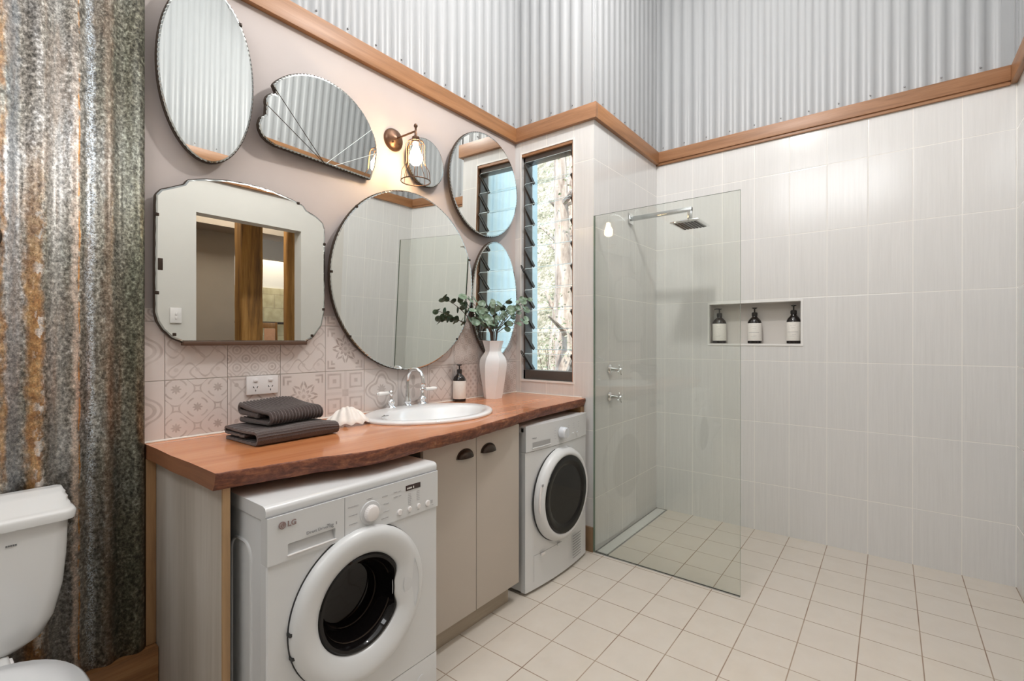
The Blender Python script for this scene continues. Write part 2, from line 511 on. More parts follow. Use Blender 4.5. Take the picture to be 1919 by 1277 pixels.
# patterned splashback tiles: six patterns on one pale ground, tile coordinates in u,v = -1..1
def pattern_mat(k, x0, z0, strong=1.):
    m = MatB('patterned tile %d' % k, (.6, .54, .51), .3)
    x, y, z = m.pos()
    u = (x - (x0 + .0985)) / .0985
    v = (z - (z0 + .1)) / .1
    au, av = u.abs(), v.abs()
    r = (u * u + v * v).sqrt()
    th = v.atan2(u)
    S = lambda e, a, b: m.rng(e, a, b, 1, 0)   # 1 below a, 0 above b

    def tri(t, n):  # distance folding
        return ((t * n + .5).fract() - .5).abs() * 2
    if k == 0:      # repeated stars inside rings with small lobes
        fu, fv = ((u * 1.0 + v * 1.0) * .75 + .5).fract() - .5, ((u - v) * .75 + .5).fract() - .5
        rr = (fu * fu + fv * fv).sqrt()
        tt = fv.atan2(fu)
        star = S(rr - (tt * 8).cos() * .035, .12, .15)
        ring = S((rr - .36).abs(), .02, .035) * m.rng((tt * 4).cos(), -.3, .1)
        dots = S((rr - .56 + (tt * 4).cos() * .05).abs(), .02, .035)
        f = star.mx(ring * .8).mx(dots * .8)
    elif k == 1:    # interlaced waves
        a = (v * 4.7 + (u * 6.3).sin() * 1.1)
        b = (u * 4.7 + (v * 6.3).sin() * 1.1)
        f = S(a.sin().abs(), .12, .2).mx(S(b.sin().abs(), .12, .2)) * .85
        c = S(((u * 1.5 + .5).fract() - .5)._m('POWER', 2) + ((v * 1.5 + .5).fract() - .5)._m('POWER', 2), .01, .016)
        f = f.mx(c * .5)
    elif k == 2:    # lattice of small circles
        fu, fv = ((u + v) * 1.5 + .5).fract() - .5, ((u - v) * 1.5 + .5).fract() - .5
        rr = (fu * fu + fv * fv).sqrt()
        f = S((rr - .30).abs(), .05, .08).mx(S(rr, .11, .15)).mx(S(fu.abs().mn(fv.abs()), .0, .0) * 0)
        f = f.mx(S((fu.abs() - .5).abs().mn((fv.abs() - .5).abs()), .03, .06) * .7)
    elif k == 3:    # dahlia of rhombs with cornered frame
        p1 = S((r - .22 - (th * 8).cos() * .06).abs(), .045, .07) * m.rng((th * 8).cos(), -.8, -.2)
        p2 = S((r - .48 - (th * 8).cos() * .10).abs(), .06, .09) * m.rng((th * 8).sin().abs(), .1, .5)
        p3 = S(r, .07, .1)
        mm = au.mx(av)
        cor = S((mm - .86).abs().mn((mm - .68).abs()), .03, .05) * m.rng(au.mn(av), .5, .56)
        f = p1.mx(p2).mx(p3).mx(cor)
    elif k == 4:    # squares and a cross
        qu, qv = (au - .55).abs(), (av - .55).abs()
        q = qu.mx(qv)
        f = S((q - .30).abs(), .035, .05).mx(S(q, .08, .1)).mx(S(au.mx(av), .14, .17)).mx(S(au.mn(av), .05, .07) * .35)
    elif k == 5:    # quatrefoil ring with a crown-like star
        q = r - (th * 4).cos() * .13
        f = S((q - .78).abs(), .03, .05).mx(S((q - .58).abs(), .05, .07)).mx(S(r - (th * 10).cos() * .05, .2, .23))
    elif k == 6:    # diamond star with dots in the corners
        dsum = au + av
        f = S((dsum - .95).abs(), .035, .05).mx(S((dsum - .35).abs(), .03, .05)).mx(S(((au - .68)._m('POWER', 2) + (av - .68)._m('POWER', 2)).sqrt(), .07, .09))
        f = f.mx(S((au - av).abs(), .03, .05) * m.rng(r, .35, .4) * .7).mx(S((au.mx(av) - .88).abs(), .025, .04) * .8)
    elif k == 7:    # dense small diamonds
        fu, fv = ((u + v) * 2.5 + .5).fract() - .5, ((u - v) * 2.5 + .5).fract() - .5
        f = S(fu.abs().mx(fv.abs()), .22, .28)
    else:           # eight-ray compass star
        s1 = S(r + (th * 4).cos() * -.28, .30, .34)
        s2 = S((r - .8).abs(), .03, .05)
        f = s1.mx(s2).mx(S(r, .1, .12) * -1)
    worn = m.rng(m.noise(m.vec(x, y, z), 14, 4, .6), .3, .62, .35, 1.0)
    ground = m.mix(m.rng(m.noise(m.vec(x, y, z), 6, 3), .3, .7), (.66, .60, .57), (.70, .65, .62))
    edge = m.rng(au.mx(av), .982, .99)
    m.set('Base Color', m.mix(edge * .5, m.mix(f * worn * .66 * strong, ground, (.33, .265, .235)), (.42, .37, .34)))
    m.bump(m.rng(au.mx(av), .97, .99, 1, 0), .3, .001)
    return m.m


# ------------------------------------------------------------------ mesh helpers
class B:
    """collects shapes in world coordinates, then links them as ONE mesh"""
    def __init__(s):
        s.v, s.f, s.m = [], [], []
    def add(s, vs, fs, mat=0):
        o = len(s.v)
        s.v += [tuple(p) for p in vs]
        s.f += [tuple(i + o for i in f) for f in fs]
        s.m += [mat] * len(fs)
        return s
    def bm(s, bm, mat=0, mtx=None):
        bm.verts.ensure_lookup_table()
        vs = [(mtx @ v.co) if mtx else v.co.copy() for v in bm.verts]
        for i, v in enumerate(bm.verts):
            v.index = i
        s.add(vs, [[v.index for v in f.verts] for f in bm.faces], mat)
        bm.free()
        return s
    def box(s, x0, x1, y0, y1, z0, z1, bev=0, seg=2, mat=0, mtx=None):
        bm = bmesh.new()
        bmesh.ops.create_cube(bm, size=1)
        for v in bm.verts:
            v.co = Vector(((x0 + x1) / 2 + v.co.x * (x1 - x0), (y0 + y1) / 2 + v.co.y * (y1 - y0), (z0 + z1) / 2 + v.co.z * (z1 - z0)))
        if bev:
            bmesh.ops.bevel(bm, geom=list(bm.edges), offset=bev, segments=seg, profile=.6, affect='EDGES')
        return s.bm(bm, mat, mtx)
    def lathe(s, prof, c=(0, 0, 0), ax='z', seg=32, sx=1., sy=1., mat=0, cap=True, closed=False):
        """prof = [(r, h)...]; revolved about an axis through c"""
        vs, fs = [], []
        for r, h in prof:
            for i in range(seg):
                a = 2 * PI * i / seg
                p = (r * math.cos(a) * sx, r * math.sin(a) * sy, h)
                if ax == 'x':
                    p = (p[2], p[0], p[1])
                elif ax == 'y':
                    p = (p[0], p[2], p[1])
                vs.append((c[0] + p[0], c[1] + p[1], c[2] + p[2]))
        n = len(prof)
        for j in range(n - 1 if not closed else n):
            for i in range(seg):
                a, b = j * seg + i, j * seg + (i + 1) % seg
                k = (j + 1) % n
                q = (a, b, k * seg + (i + 1) % seg, k * seg + i)
                fs.append(q if ax != 'y' else q[::-1])
        if cap and not closed:
            f0 = list(range(seg))[::-1]
            f1 = [(n - 1) * seg + i for i in range(seg)]
            if ax == 'y':
                f0, f1 = f0[::-1], f1[::-1]
            if prof[0][0] > 1e-6:
                fs.append(f0)
            if prof[-1][0] > 1e-6:
                fs.append(f1)
        return s.add(vs, fs, mat)
    def tube(s, pts, r, seg=10, mat=0, cap=True, closed=False):
        pts = [Vector(p) for p in pts]
        n = len(pts)
        rr = r if isinstance(r, (list, tuple)) else [r] * n
        vs, fs = [], []
        prev = None
        for i, p in enumerate(pts):
            if closed:
                t = (pts[(i + 1) % n] - pts[i - 1]).normalized()
            else:
                t = (pts[min(i + 1, n - 1)] - pts[max(i - 1, 0)]).normalized()
            if prev is None:
                a = Vector((0, 0, 1)) if abs(t.z) < .9 else Vector((1, 0, 0))
                u = t.cross(a).normalized()
            else:
                u = (prev - t * prev.dot(t)).normalized()
            prev = u
            w_ = t.cross(u)
            for k in range(seg):
                q = 2 * PI * k / seg
                vs.append(p + (u * math.cos(q) + w_ * math.sin(q)) * rr[i])
        for i in range(n if closed else n - 1):
            for k in range(seg):
                a, b = i * seg + k, i * seg + (k + 1) % seg
                j = (i + 1) % n
                fs.append((a, b, j * seg + (k + 1) % seg, j * seg + k))
        if cap and not closed:
            fs.append(tuple(range(seg))[::-1])
            fs.append(tuple((n - 1) * seg + k for k in range(seg)))
        return s.add(vs, fs, mat)
    def prism(s, poly, d0, d1, plane='xz', mat=0, mat_side=None):
        """extrude a 2D outline: plane 'xz' along y, 'xy' along z, 'yz' along x"""
        n = len(poly)
        def P(a, b, d):
            return {'xz': (a, d, b), 'xy': (a, b, d), 'yz': (d, a, b)}[plane]
        vs = [P(a, b, d0) for a, b in poly] + [P(a, b, d1) for a, b in poly]
        s.add(vs, [tuple(range(n)), tuple(range(n, 2 * n))[::-1]], mat)
        s.add(vs, [(i, i + n, (i + 1) % n + n, (i + 1) % n) for i in range(n)], mat if mat_side is None else mat_side)
        return s
    def build(s, name, mats, parent=None, smooth=35, fixn=True):
        me = bpy.data.meshes.new(name)
        off = Vector((0, 0, 0))
        p = parent
        while p is not None:
            off += p.location
            p = p.parent
        me.from_pydata([Vector(v) - off for v in s.v], [], s.f)
        mats = mats if isinstance(mats, (list, tuple)) else [mats]
        for mt in mats:
            me.materials.append(M[mt] if isinstance(mt, str) else mt)
        for p_, i in zip(me.polygons, s.m):
            p_.material_index = i
        if fixn:
            bm = bmesh.new()
            bm.from_mesh(me)
            bmesh.ops.remove_doubles(bm, verts=bm.verts, dist=1e-5)
            bmesh.ops.recalc_face_normals(bm, faces=bm.faces)
            bm.to_mesh(me)
            bm.free()
        if smooth:
            for p_ in me.polygons:
                p_.use_smooth = True
            me.set_sharp_from_angle(angle=math.radians(smooth))
        o = bpy.data.objects.new(name, me)
        COL.objects.link(o)
        if parent is not None:
            o.parent = parent
        return o


def rounded_rect(cx, cy, hx, hy, r, n=6):
    out = []
    for (sx, sy, a0) in ((1, 1, 0), (-1, 1, PI / 2), (-1, -1, PI), (1, -1, 1.5 * PI)):
        for k in range(n + 1):
            a = a0 + PI / 2 * k / n
            out.append((cx + sx * (hx - r) + r * math.cos(a), cy + sy * (hy - r) + r * math.sin(a)))
    return out


def tag(o, label=None, cat=None, group=None, kind=None):
    if label: o['label'] = label
    if cat: o['category'] = cat
    if group: o['group'] = group
    if kind: o['kind'] = kind
    return o


def thing(name, loc, label, cat, group=None):
    o = bpy.data.objects.new(name, None)
    o.empty_display_size = .05
    COL.objects.link(o)
    o.location = loc
    return tag(o, label, cat, group)


def struct(name, b, mats, smooth=35, **k):
    o = b.build(name, mats, None, smooth, **k)
    o['kind'] = 'structure'
    return o


def copy_tree(o, parent=None):
    c = o.copy()
    COL.objects.link(c)
    c.parent = parent
    for ch in [q for q in bpy.data.objects if q.parent == o]:
        copy_tree(ch, c)
    return c


def text_part(name, body, size, mat, parent, origin, xdir, updir, label=None, depth=.0006, bold=0.):
    """lettering as a real thin mesh; origin = lower left corner in the world"""
    cu = bpy.data.curves.new('lettering', 'FONT')
    cu.body = body
    cu.size = size
    cu.extrude = depth
    cu.offset = bold
    tmp = bpy.data.objects.new('lettering', cu)
    COL.objects.link(tmp)
    dg = bpy.context.evaluated_depsgraph_get()
    me = bpy.data.meshes.new_from_object(tmp.evaluated_get(dg))
    bpy.data.objects.remove(tmp)
    xd, ud = Vector(xdir).normalized(), Vector(updir).normalized()
    nd = xd.cross(ud)
    off = Vector((0, 0, 0))
    p = parent
    while p is not None:
        off += p.location
        p = p.parent
    for v in me.vertices:
        v.co = Vector(origin) - off + xd * v.co.x + ud * v.co.y + nd * v.co.z
    me.materials.clear()
    me.materials.append(M[mat])
    o = bpy.data.objects.new(name, me)
    COL.objects.link(o)
    o.parent = parent
    if label:
        o['label'] = label
    return o


# ================================================================== THE SETTING
T = .12
struct('floor', B().box(XL - T, XB + T, YO - T, YV + T, -.12, 0), 'floor')
struct('ceiling', B().box(XL - T, XB + T, YO - T, YV + T, ZC, ZC + .1), 'ceiling')
# vanity wall (plaster), above and below
struct('wall_vanity', B().box(XL - T, XW + .02, YV, YV + T, 0, ZC), 'plaster')
struct('wall_left', B().box(XL - T, XL, YO - T, YV, 0, ZC), 'plaster_white')

# window wall with an opening
WY0, WY1, WZ0, WZ1 = 1.504, 1.893, .990, 2.458
b = B()
b.box(XW, XW + T, YS, WY0, 0, ZC)
b.box(XW, XW + T, WY1, YV + T, 0, ZC)
b.box(XW, XW + T, WY0, WY1, 0, WZ0)
b.box(XW, XW + T, WY0, WY1, WZ1, ZC)
struct('wall_window', b, 'tile')
# shower side wall and back wall (with the niche)
struct('wall_shower_side', B().box(XW + T, XB + T, YS, YS + T, 0, ZC), 'tile')
NY0, NY1, NZ0, NZ1, ND = .436, .984, 1.221, 1.491, .105
b = B()
b.box(XB, XB + T, YO - T, NY0, 0, ZC)
b.box(XB, XB + T, NY1, YS + T, 0, ZC)
b.box(XB, XB + T, NY0, NY1, 0, NZ0)
b.box(XB, XB + T, NY0, NY1, NZ1, ZC)
b.box(XB + ND, XB + T, NY0, NY1, NZ0, NZ1)
struct('wall_shower_back', b, 'tile')
# opposite wall with the doorway (seen in the mirrors)
DX0, DX1, DZ = 1.448, 2.313, 2.26
XT = 2.64
b = B()
b.box(XL - T, DX0, YO - T, YO, 0, ZC)
b.box(DX1, XT, YO - T, YO, 0, ZC)
b.box(DX0, DX1, YO - T, YO, DZ, ZC)
struct('wall_opposite', b, 'plaster_white')
struct('wall_opposite_tiled', B().box(XT, XB + T, YO - T, YO, 0, ZC), 'tile')

# niche frame
t = thing('shower_niche', (XB, .711, NZ0), 'white framed recess in the tiled shower wall holding three bottles', 'niche')
b = B()
fwid = .012
for (a0, a1, c0, c1) in ((NY0 - fwid, NY1 + fwid, NZ1, NZ1 + fwid), (NY0 - fwid, NY1 + fwid, NZ0 - fwid, NZ0), (NY0 - fwid, NY0, NZ0, NZ1), (NY1, NY1 + fwid, NZ0, NZ1)):
    b.box(XB - .004, XB + .004, a0, a1, c0, c1)
b.build('frame', 'niche', t)
b = B()
b.box(XB + .004, XB + ND, NY0, NY1, NZ0 - .001, NZ0 + .002)
b.box(XB + .004, XB + ND, NY0, NY1, NZ1 - .002, NZ1 + .001)
b.box(XB + .004, XB + ND, NY0 - .001, NY0 + .002, NZ0, NZ1)
b.box(XB + .004, XB + ND, NY1 - .002, NY1 + .001, NZ0, NZ1)
b.box(XB + ND - .002, XB + ND + .001, NY0, NY1, NZ0, NZ1)
b.build('lining', 'nichein', t)

# ---- corrugated upper cladding
PITCH, AMP = .0762, .0048


def corrugated(b, axis, a0, a1, face, side, z0, z1, phase=0., amp=AMP, pitch=PITCH, mat=0):
    """axis the sheet runs along; face = plane coordinate; side = +1/-1 direction the crests point"""
    n = max(2, int(round((a1 - a0) / pitch * 20)))
    vs = []
    for i in range(n + 1):
        a = a0 + (a1 - a0) * i / n
        c = math.cos(2 * PI * (a - a0) / pitch + phase)
        d = face + side * (amp + amp * math.copysign(abs(c) ** .68, c))
        for z in (z0, z1):
            vs.append((a, d, z) if axis == 'x' else (d, a, z))
    b.add(vs, [(2 * i, 2 * i + 2, 2 * i + 3, 2 * i + 1) for i in range(n)], mat)
    return b


def cladding(name, axis, a0, a1, face, side, phase=0., fl0=0., fl1=0.):
    b = B()
    corrugated(b, axis, a0 + fl0, a1 - fl1, face, side, ZT - .01, ZC, phase)
    th = AMP * 2 + .003
    # flat corner flashings
    for lo, hi in ((a0, a0 + fl0), (a1 - fl1, a1)):
        if hi - lo > 1e-4:
            if axis == 'x':
                b.box(lo, hi, min(face, face + side * th), max(face, face + side * th), ZT - .01, ZC)
            else:
                b.box(min(face, face + side * th), max(face, face + side * th), lo, hi, ZT - .01, ZC)
    o = struct(name, b, 'zinc', 50, fixn=False)
    # hex screws along the lower edge, on every third crest
    first = None
    a = a0 + fl0 + PITCH * 1.0
    while a < a1 - fl1 - .02:
        d = face + side * (2 * AMP + .003)
        if first is None:
            sb = B()
            if axis == 'x':
                sb.lathe([(.0, -.004), (.004, -.004), (.004, .001), (.0025, .003), (0, .003)], (a, d, ZT + .03), 'y', 8)
            else:
                sb.lathe([(.0, -.004), (.004, -.004), (.004, .001), (.0025, .003), (0, .003)], (d, a, ZT + .03), 'x', 8)
            first = sb.build('screw', 'print_grey', o)
            fa = a
        else:
            c = first.copy()
            COL.objects.link(c)
            c.parent = o
            c.location = (a - fa, 0, 0) if axis == 'x' else (0, a - fa, 0)
        a += PITCH * 2
    return o


cladding('wall_upper_vanity', 'x', -.2, XW, YV, -1, 0, 0, .0)
cladding('wall_upper_window', 'y', YS - .02, YV, XW, -1, .3, .085, 0)
cladding('wall_upper_shower_side', 'x', XW - .02, XB, YS, -1, 0, .03, 0)
cladding('wall_upper_shower_back', 'y', YO, YS, XB, -1, 0, .06, 0)
cladding('wall_upper_opposite', 'x', -.2, XB, YO, 1, 0, 0, .05)
struct('trim_8', B().box(1.62, XB - .05, YO + .02, YO + .34, 3.80, ZC), 'ceiling')

# ---- timber rail under the sheets
tt = .026
mid = lambda n, bx, mt: struct(n, bx, mt)
mid('trim_1', B().box(XL, XW, YV - tt, YV, ZB, ZT, .003), 'trim_x')
mid('trim_2', B().box(XW - tt, XW, YS - tt, YV - tt, ZB, ZT, .001), 'trim_y')
mid('trim_3', B().box(XW, XB - tt, YS - tt, YS, ZB, ZT, .001), 'trim_x')
b = B()
b.box(XB - tt, XB, YO + tt, YS, ZB + .012, ZT, .003)
b.box(XB - tt * .6, XB, YO + tt, YS, ZB - .006, ZB + .014, .002)
mid('trim_4', b, 'trim_y')
mid('trim_5', B().box(XL, XB, YO, YO + tt, ZB, ZT, .003), 'trim_x')

# ---- splashback of patterned tiles: each tile its own face with one of the patterns
xs = [.488, .548, .7445, .9415, 1.1385, 1.3355, 1.5325, 1.7295, 1.9265, 2.1235, 2.3205, XW]
rows = [(.895, 1.105, .905), (1.105, 1.305, 1.105), (1.305, 1.348, 1.305)]
pat = [[5, 0, 6, 3, 4, 5, 8, 6, 7, 5, 2], [5, 1, 2, 1, 3, 5, 4, 8, 2, 1, 6], [2, 4, 6, 1, 3, 0, 5, 6, 2, 4, 7]]
b = B()
mats = []
for r, (z0, z1, zo) in enumerate(rows):
    for i in range(len(xs) - 1):
        x0 = xs[i] if i else xs[1] - .197
        k = pat[r][i]
        b.box(xs[i] + .0008, xs[i + 1] - .0008, YV - .009, YV - .0006, z0 + .0008, z1 - .0008, 0, mat=len(mats))
        mats.append(pattern_mat(k, x0, zo, 1.15 if k in (0, 3) else .85))
b.box(xs[0], XW, YV - .006, YV - .0005, .8951, 1.349, 0, mat=len(mats))
mats.append(M['grout'])
o = b.build('tile_splashback', mats, None, 0)
tag(o, 'patterned encaustic tile splashback behind the timber benchtop', 'splashback')
# caulk bead between slab and tiles, and against window wall
b = B()
b.tube([(.49, YV - .010, .9015), (XW, YV - .010, .9015)], .005, 8)
b.tube([(XW - .004, YV - .01, .9015), (XW - .004, 1.44, .9015)], .004, 8)
struct('trim_6', b, 'grout')
# stained skirting tile on the window wall right of the dryer
struct('baseboard_window', B().box(XW - .012, XW, YS + .001, 1.93, 0, .145, .001), plain('brown skirting tile', (.24, .15, .085), .4, var=.15, vs=9))
# skirting under the rusty sheet
b = B()
b.box(XL, .518, YV - .058, YV, 0, .235, .004)
struct('baseboard_vanity', b, 'skirting')

# ================================================================== WINDOW with louvres
b = B()
fx0, fx1 = XW + .018, XW + .095
b.box(fx0, fx1, WY0 + .002, WY0 + .016, WZ0, WZ1, .001)
b.box(fx0, fx1, WY1 - .016, WY1 - .002, WZ0, WZ1, .001)
b.box(fx0, fx1, WY0, WY1, WZ0 + .002, WZ0 + .06, .002)
b.box(fx0, fx1, WY0, WY1, WZ1 - .05, WZ1 - .002, .002)
win = struct('window_1', b, 'frame')
b = B()   # hardwood reveal at the head and dark sill line
b.box(XW - .001, XW + .020, WY0 + .001, WY1 - .001, WZ1 - .018, WZ1 - .001)
b.box(XW - .001, XW + .020, WY0, WY0 + .006, WZ0, WZ1)
b.build('reveal', 'trim_y', win)
b = B()   # pale tile bead around the opening
for (a0, a1, c0, c1) in ((WY0 - .010, WY1 + .010, WZ1, WZ1 + .010), (WY0 - .010, WY1 + .010, WZ0 - .012, WZ0), (WY0 - .010, WY0, WZ0, WZ1), (WY1, WY1 + .010, WZ0, WZ1)):
    b.box(XW - .004, XW + .004, a0, a1, c0, c1)
b.build('tile_bead', 'niche', win)
PANE_N = 10
zc0, zc1 = 1.10, 2.345
first_pane = first_clip = None
ang = math.radians(45)
for k in range(PANE_N):
    zc = zc0 + (zc1 - zc0) * k / (PANE_N - 1)
    xc = XW + .062
    if k == 0:
        pb = B()
        # a tilted pane: top edge inwards, bottom edge outwards
        mt = Matrix.Translation((xc, 0, zc)) @ Matrix.Rotation(-ang, 4, 'Y')
        pb.box(-.0025, .0025, WY0 + .022, WY1 - .022, -.080, .080, 0, mtx=mt)
        first_pane = pb.build('louvre_pane', ['louvre', 'louvre_edge'], win, 0)
        for p_ in first_pane.data.polygons:
            if p_.area < .002:
                p_.material_index = 1
        cb = B()
        for yy in (WY0 + .016, WY1 - .022):
            cb.box(-.014, .006, yy - .003, yy + .006, -.072, .076, .001, mtx=mt)
        first_clip = cb.build('louvre_clip', 'frame', win, 0)
    else:
        for src in (first_pane, first_clip):
            c = src.copy()
            COL.objects.link(c)
            c.parent = win
            c.location = (0, 0, zc - zc0)
for zz in (1.70, 1.15):
    hb = B()
    y0 = WY1 - .022
    hb.tube([(XW + .03, y0, zz - .05), (XW - .012, y0 - .002, zz), (XW - .03, y0 - .004, zz + .022), (XW - .045, y0 - .006, zz + .026),
             (XW - .043, y0 - .006, zz + .014), (XW - .010, y0 - .002, zz - .018)], .0028, 8)
    hb.build('lever_handle', 'blackmetal', win)

# ================================================================== SHOWER
# glass screen
t = thing('shower_screen', (XW + .005, .96, 0), 'frameless clear glass shower screen standing on the floor', 'shower screen')
b = B().box(XW - .004, XW + .005, .567, YS - .001, .004, 1.973)
g_ = b.build('glass_pane', ['screen', 'screen_edge'], t, 0)
for p_ in g_.data.polygons:
    if abs(p_.normal.x) < .5:
        p_.material_index = 1
b = B().box(XW - .006, XW + .007, .567, YS - .001, 0, .004)
b.build('floor_seal', plain('grey silicone', (.42, .42, .39), .5), t)
b = B().box(XW - .006, XW + .007, YS - .006, YS - .001, .006, 1.973)
b.build('wall_channel', 'screen_edge', t)

# linear drain
t = thing('linear_drain', (2.98, 1.315, 0), 'long narrow linear floor drain along the shower wall', 'drain')
b = B()
b.box(2.515, 3.45, 1.352, 1.358, .0, .004)
b.box(2.515, 3.45, 1.276, 1.282, .0, .004)
b.box(2.515, 2.521, 1.276, 1.358, .0, .004)
b.box(3.444, 3.45, 1.276, 1.358, .0, .004)
b.build('drain_frame', 'steel', t)
B().box(2.524, 3.441, 1.286, 1.348, -.001, .003).build('drain_insert', 'drain_in', t)

# shower arm and head
sx_, sz_ = 2.998, 2.052
t = thing('rain_shower', (sx_, YS, sz_), 'square chrome rain shower head on a straight square arm', 'shower head')
B().box(sx_ - .028, sx_ + .028, YS - .012, YS - .001, sz_ - .034, sz_ + .034, .002).build('wall_flange', 'chrome', t)
b = B()
b.box(sx_ - .013, sx_ + .013, .955, YS - .012, sz_ - .013, sz_ + .013, .002)
b.box(sx_ - .012, sx_ + .012, .955, .981, sz_ - .060, sz_ + .013, .002)
b.build('arm', 'steel', t)
B().lathe([(.010, sz_ - .090), (.011, sz_ - .080), (.015, sz_ - .074), (.015, sz_ - .062), (.010, sz_ - .058)], (sx_, .968, 0), 'z', 20).build('swivel_joint', 'chrome', t)
hz = sz_ - .098
hp = B().box(sx_ - .115, sx_ + .115, .968 - .085, .968 + .085, hz, hz + .011, .003).build('head_plate', 'chrome', t)
b = B()
b.box(sx_ - .098, sx_ + .098, .968 - .070, .968 + .070, hz - .0015, hz + .002)
pl = b.build('spray_face', plain('grey spray face', (.45, .46, .46), .4), hp)
b = B()
for i in range(7):
    yy = .968 - .057 + i * .019
    b.box(sx_ - .09, sx_ + .09, yy - .0045, yy + .0045, hz - .005, hz)
b.build('nozzle_strips', 'rubber', hp)


def wall_tap(z, label):
    t = thing('shower_tap', (2.702, YS, z), label, 'tap', 'chrome taps on the shower wall')
    b = B()
    b.lathe([(0, -.001), (.029, -.001), (.029, -.006), (.024, -.012), (.017, -.016), (.014, -.03), (.012, -.048), (.010, -.062), (0, -.062)], (2.702, YS, z), 'y', 28)
    b.build('flange', 'chrome', t)
    b = B()
    cy = YS - .072
    b.lathe([(0, .010), (.011, .010), (.013, .004), (.013, -.006), (.009, -.012), (0, -.013)], (2.702, cy, z), 'y', 20)
    for k in range(4):
        a = k * PI / 2 + .45
        d = Vector((math.cos(a), 0, math.sin(a)))
        c = Vector((2.702, cy, z))
        b.tube([c + d * .008, c + d * .024, c + d * .032, c + d * .036], [.0045, .0045, .0065, .003], 10)
    b.build('cross_handle', 'chrome', t)
    return t


wall_tap(1.064, 'upper chrome cross-handle tap on the shower side wall')
wall_tap(.895, 'lower chrome cross-handle tap on the shower side wall')


# ================================================================== BOTTLES
def pump_bottle(x, y, z, label, r=.026, H=.245, bands=True, nozzle=0., grp=None, plainlab=False):
    t = thing('pump_bottle', (x, y, z), label, 'soap bottle', grp)
    k = H / .245
    hb = .155 * k
    prof = [(0, 0), (r * .92, 0), (r, .003), (r, hb * .88), (r * .96, hb * .95), (r * .82, hb * 1.03), (r * .60, hb * 1.10), (.0165 * k, hb * 1.16), (.0150 * k, hb * 1.22), (0, hb * 1.22)]
    B().lathe(prof, (x, y, z), 'z', 36).build('bottle_body', 'bottle', t)
    lab = B().lathe([(r + .0004, hb * .12), (r + .0006, hb * .125), (r + .0006, hb * .875), (r + .0004, hb * .88)], (x, y, z), 'z', 36, cap=False).build('paper_label', 'label', t)
    d = (Vector((0, 0, 0)) - Vector((x, y, 0))).normalized()
    side = Vector((-d.y, d.x, 0))
    if not plainlab:
        bb = B()
        R_ = r + .0009
        def arc(zz, th, a0, a1, n=8):
            vs = []
            for i in range(n + 1):
                a = a0 + (a1 - a0) * i / n
                p = Vector((x, y, 0)) + (d * math.cos(a) + side * math.sin(a)) * R_
                vs += [(p.x, p.y, z + zz), (p.x, p.y, z + zz + th)]
            bb.add(vs, [(2 * i, 2 * i + 2, 2 * i + 3, 2 * i + 1) for i in range(n)])
        if bands:
            arc(hb * .47, .002, -.9, .65)
        for q, (a0, a1) in ((.74, (-.5, .3)), (.64, (-.3, .2)), (.30, (-.5, .1)), (.36, (-.2, .3))):
            arc(hb * q, .0008, a0, a1)
        bb.build('label_print', 'print_grey', lab, 0, fixn=False)
    b = B()
    z1 = z + hb * 1.2
    b.lathe([(0, 0), (.0165 * k, 0), (.0180 * k, .004), (.0180 * k, .022 * k), (.013 * k, .026 * k), (0, .026 * k)], (x, y, z1), 'z', 24)
    b.lathe([(0, 0), (.0045, 0), (.004, .035 * k), (0, .035 * k)], (x, y, z1 + .02 * k), 'z', 12)
    zt = z1 + .055 * k
    b.lathe([(0, -.002), (.010, -.002), (.016, .002), (.016, .005), (0, .006)], (x, y, zt - .003), 'z', 16)
    a = nozzle
    nd = Vector((math.cos(a), math.sin(a), 0))
    c = Vector((x, y, zt))
    b.tube([c, c + nd * .02, c + nd * .034 + Vector((0, 0, -.003))], [.0045, .004, .003], 10)
    b.build('pump', 'soap_rubber', t)
    return t


nz = NZ0 + .0025
g = 'dark pump bottles in the shower niche'
pump_bottle(XB + .050, .932, nz, 'dark pump bottle in the niche, seen through the glass screen', .045, .243, False, PI * .62, g)
pump_bottle(XB + .050, .709, nz, 'dark pump bottle in the middle of the shower niche', .0425, .240, True, PI, g)
pump_bottle(XB + .050, .482, nz, 'dark pump bottle at the far right end of the shower niche', .0405, .247, True, PI, g)
pump_bottle(1.932, 1.900, .9005, 'dark pump bottle with cream label behind the basin', .036, .208, False, PI * 1.22, None, True)

# ================================================================== RUSTY SHEET
b = B()
x0, x1 = XL, .484
n = int((x1 - x0) / PITCH * 16)
z0, z1 = .215, ZB - .002
vs = []
nz_ = 2
for i in range(n + 1):
    a = x0 + (x1 - x0) * i / n
    d = YV - .028 - .0095 * (1 + math.cos(2 * PI * (a - .239) / .0745))
    vs += [(a, d, z0), (a, d, z1)]
b.add(vs, [(2 * i, 2 * i + 2, 2 * i + 3, 2 * i + 1) for i in range(n)])
# return lip at the right edge
e = vs[-2]
b.add([(x1, e[1], z0), (x1, YV - .001, z0), (x1, YV - .001, z1), (x1, e[1], z1)], [(0, 1, 2, 3)])
o = b.build('rusty_corrugated_sheet', 'rusty', None, 50, fixn=False)
tag(o, 'rusty weathered corrugated iron sheet lining the wall behind the toilet', 'iron sheet')
# rough galvanised sheet has thickness
md = o.modifiers.new('thickness', 'SOLIDIFY')
md.thickness = .0012
md.offset = 1

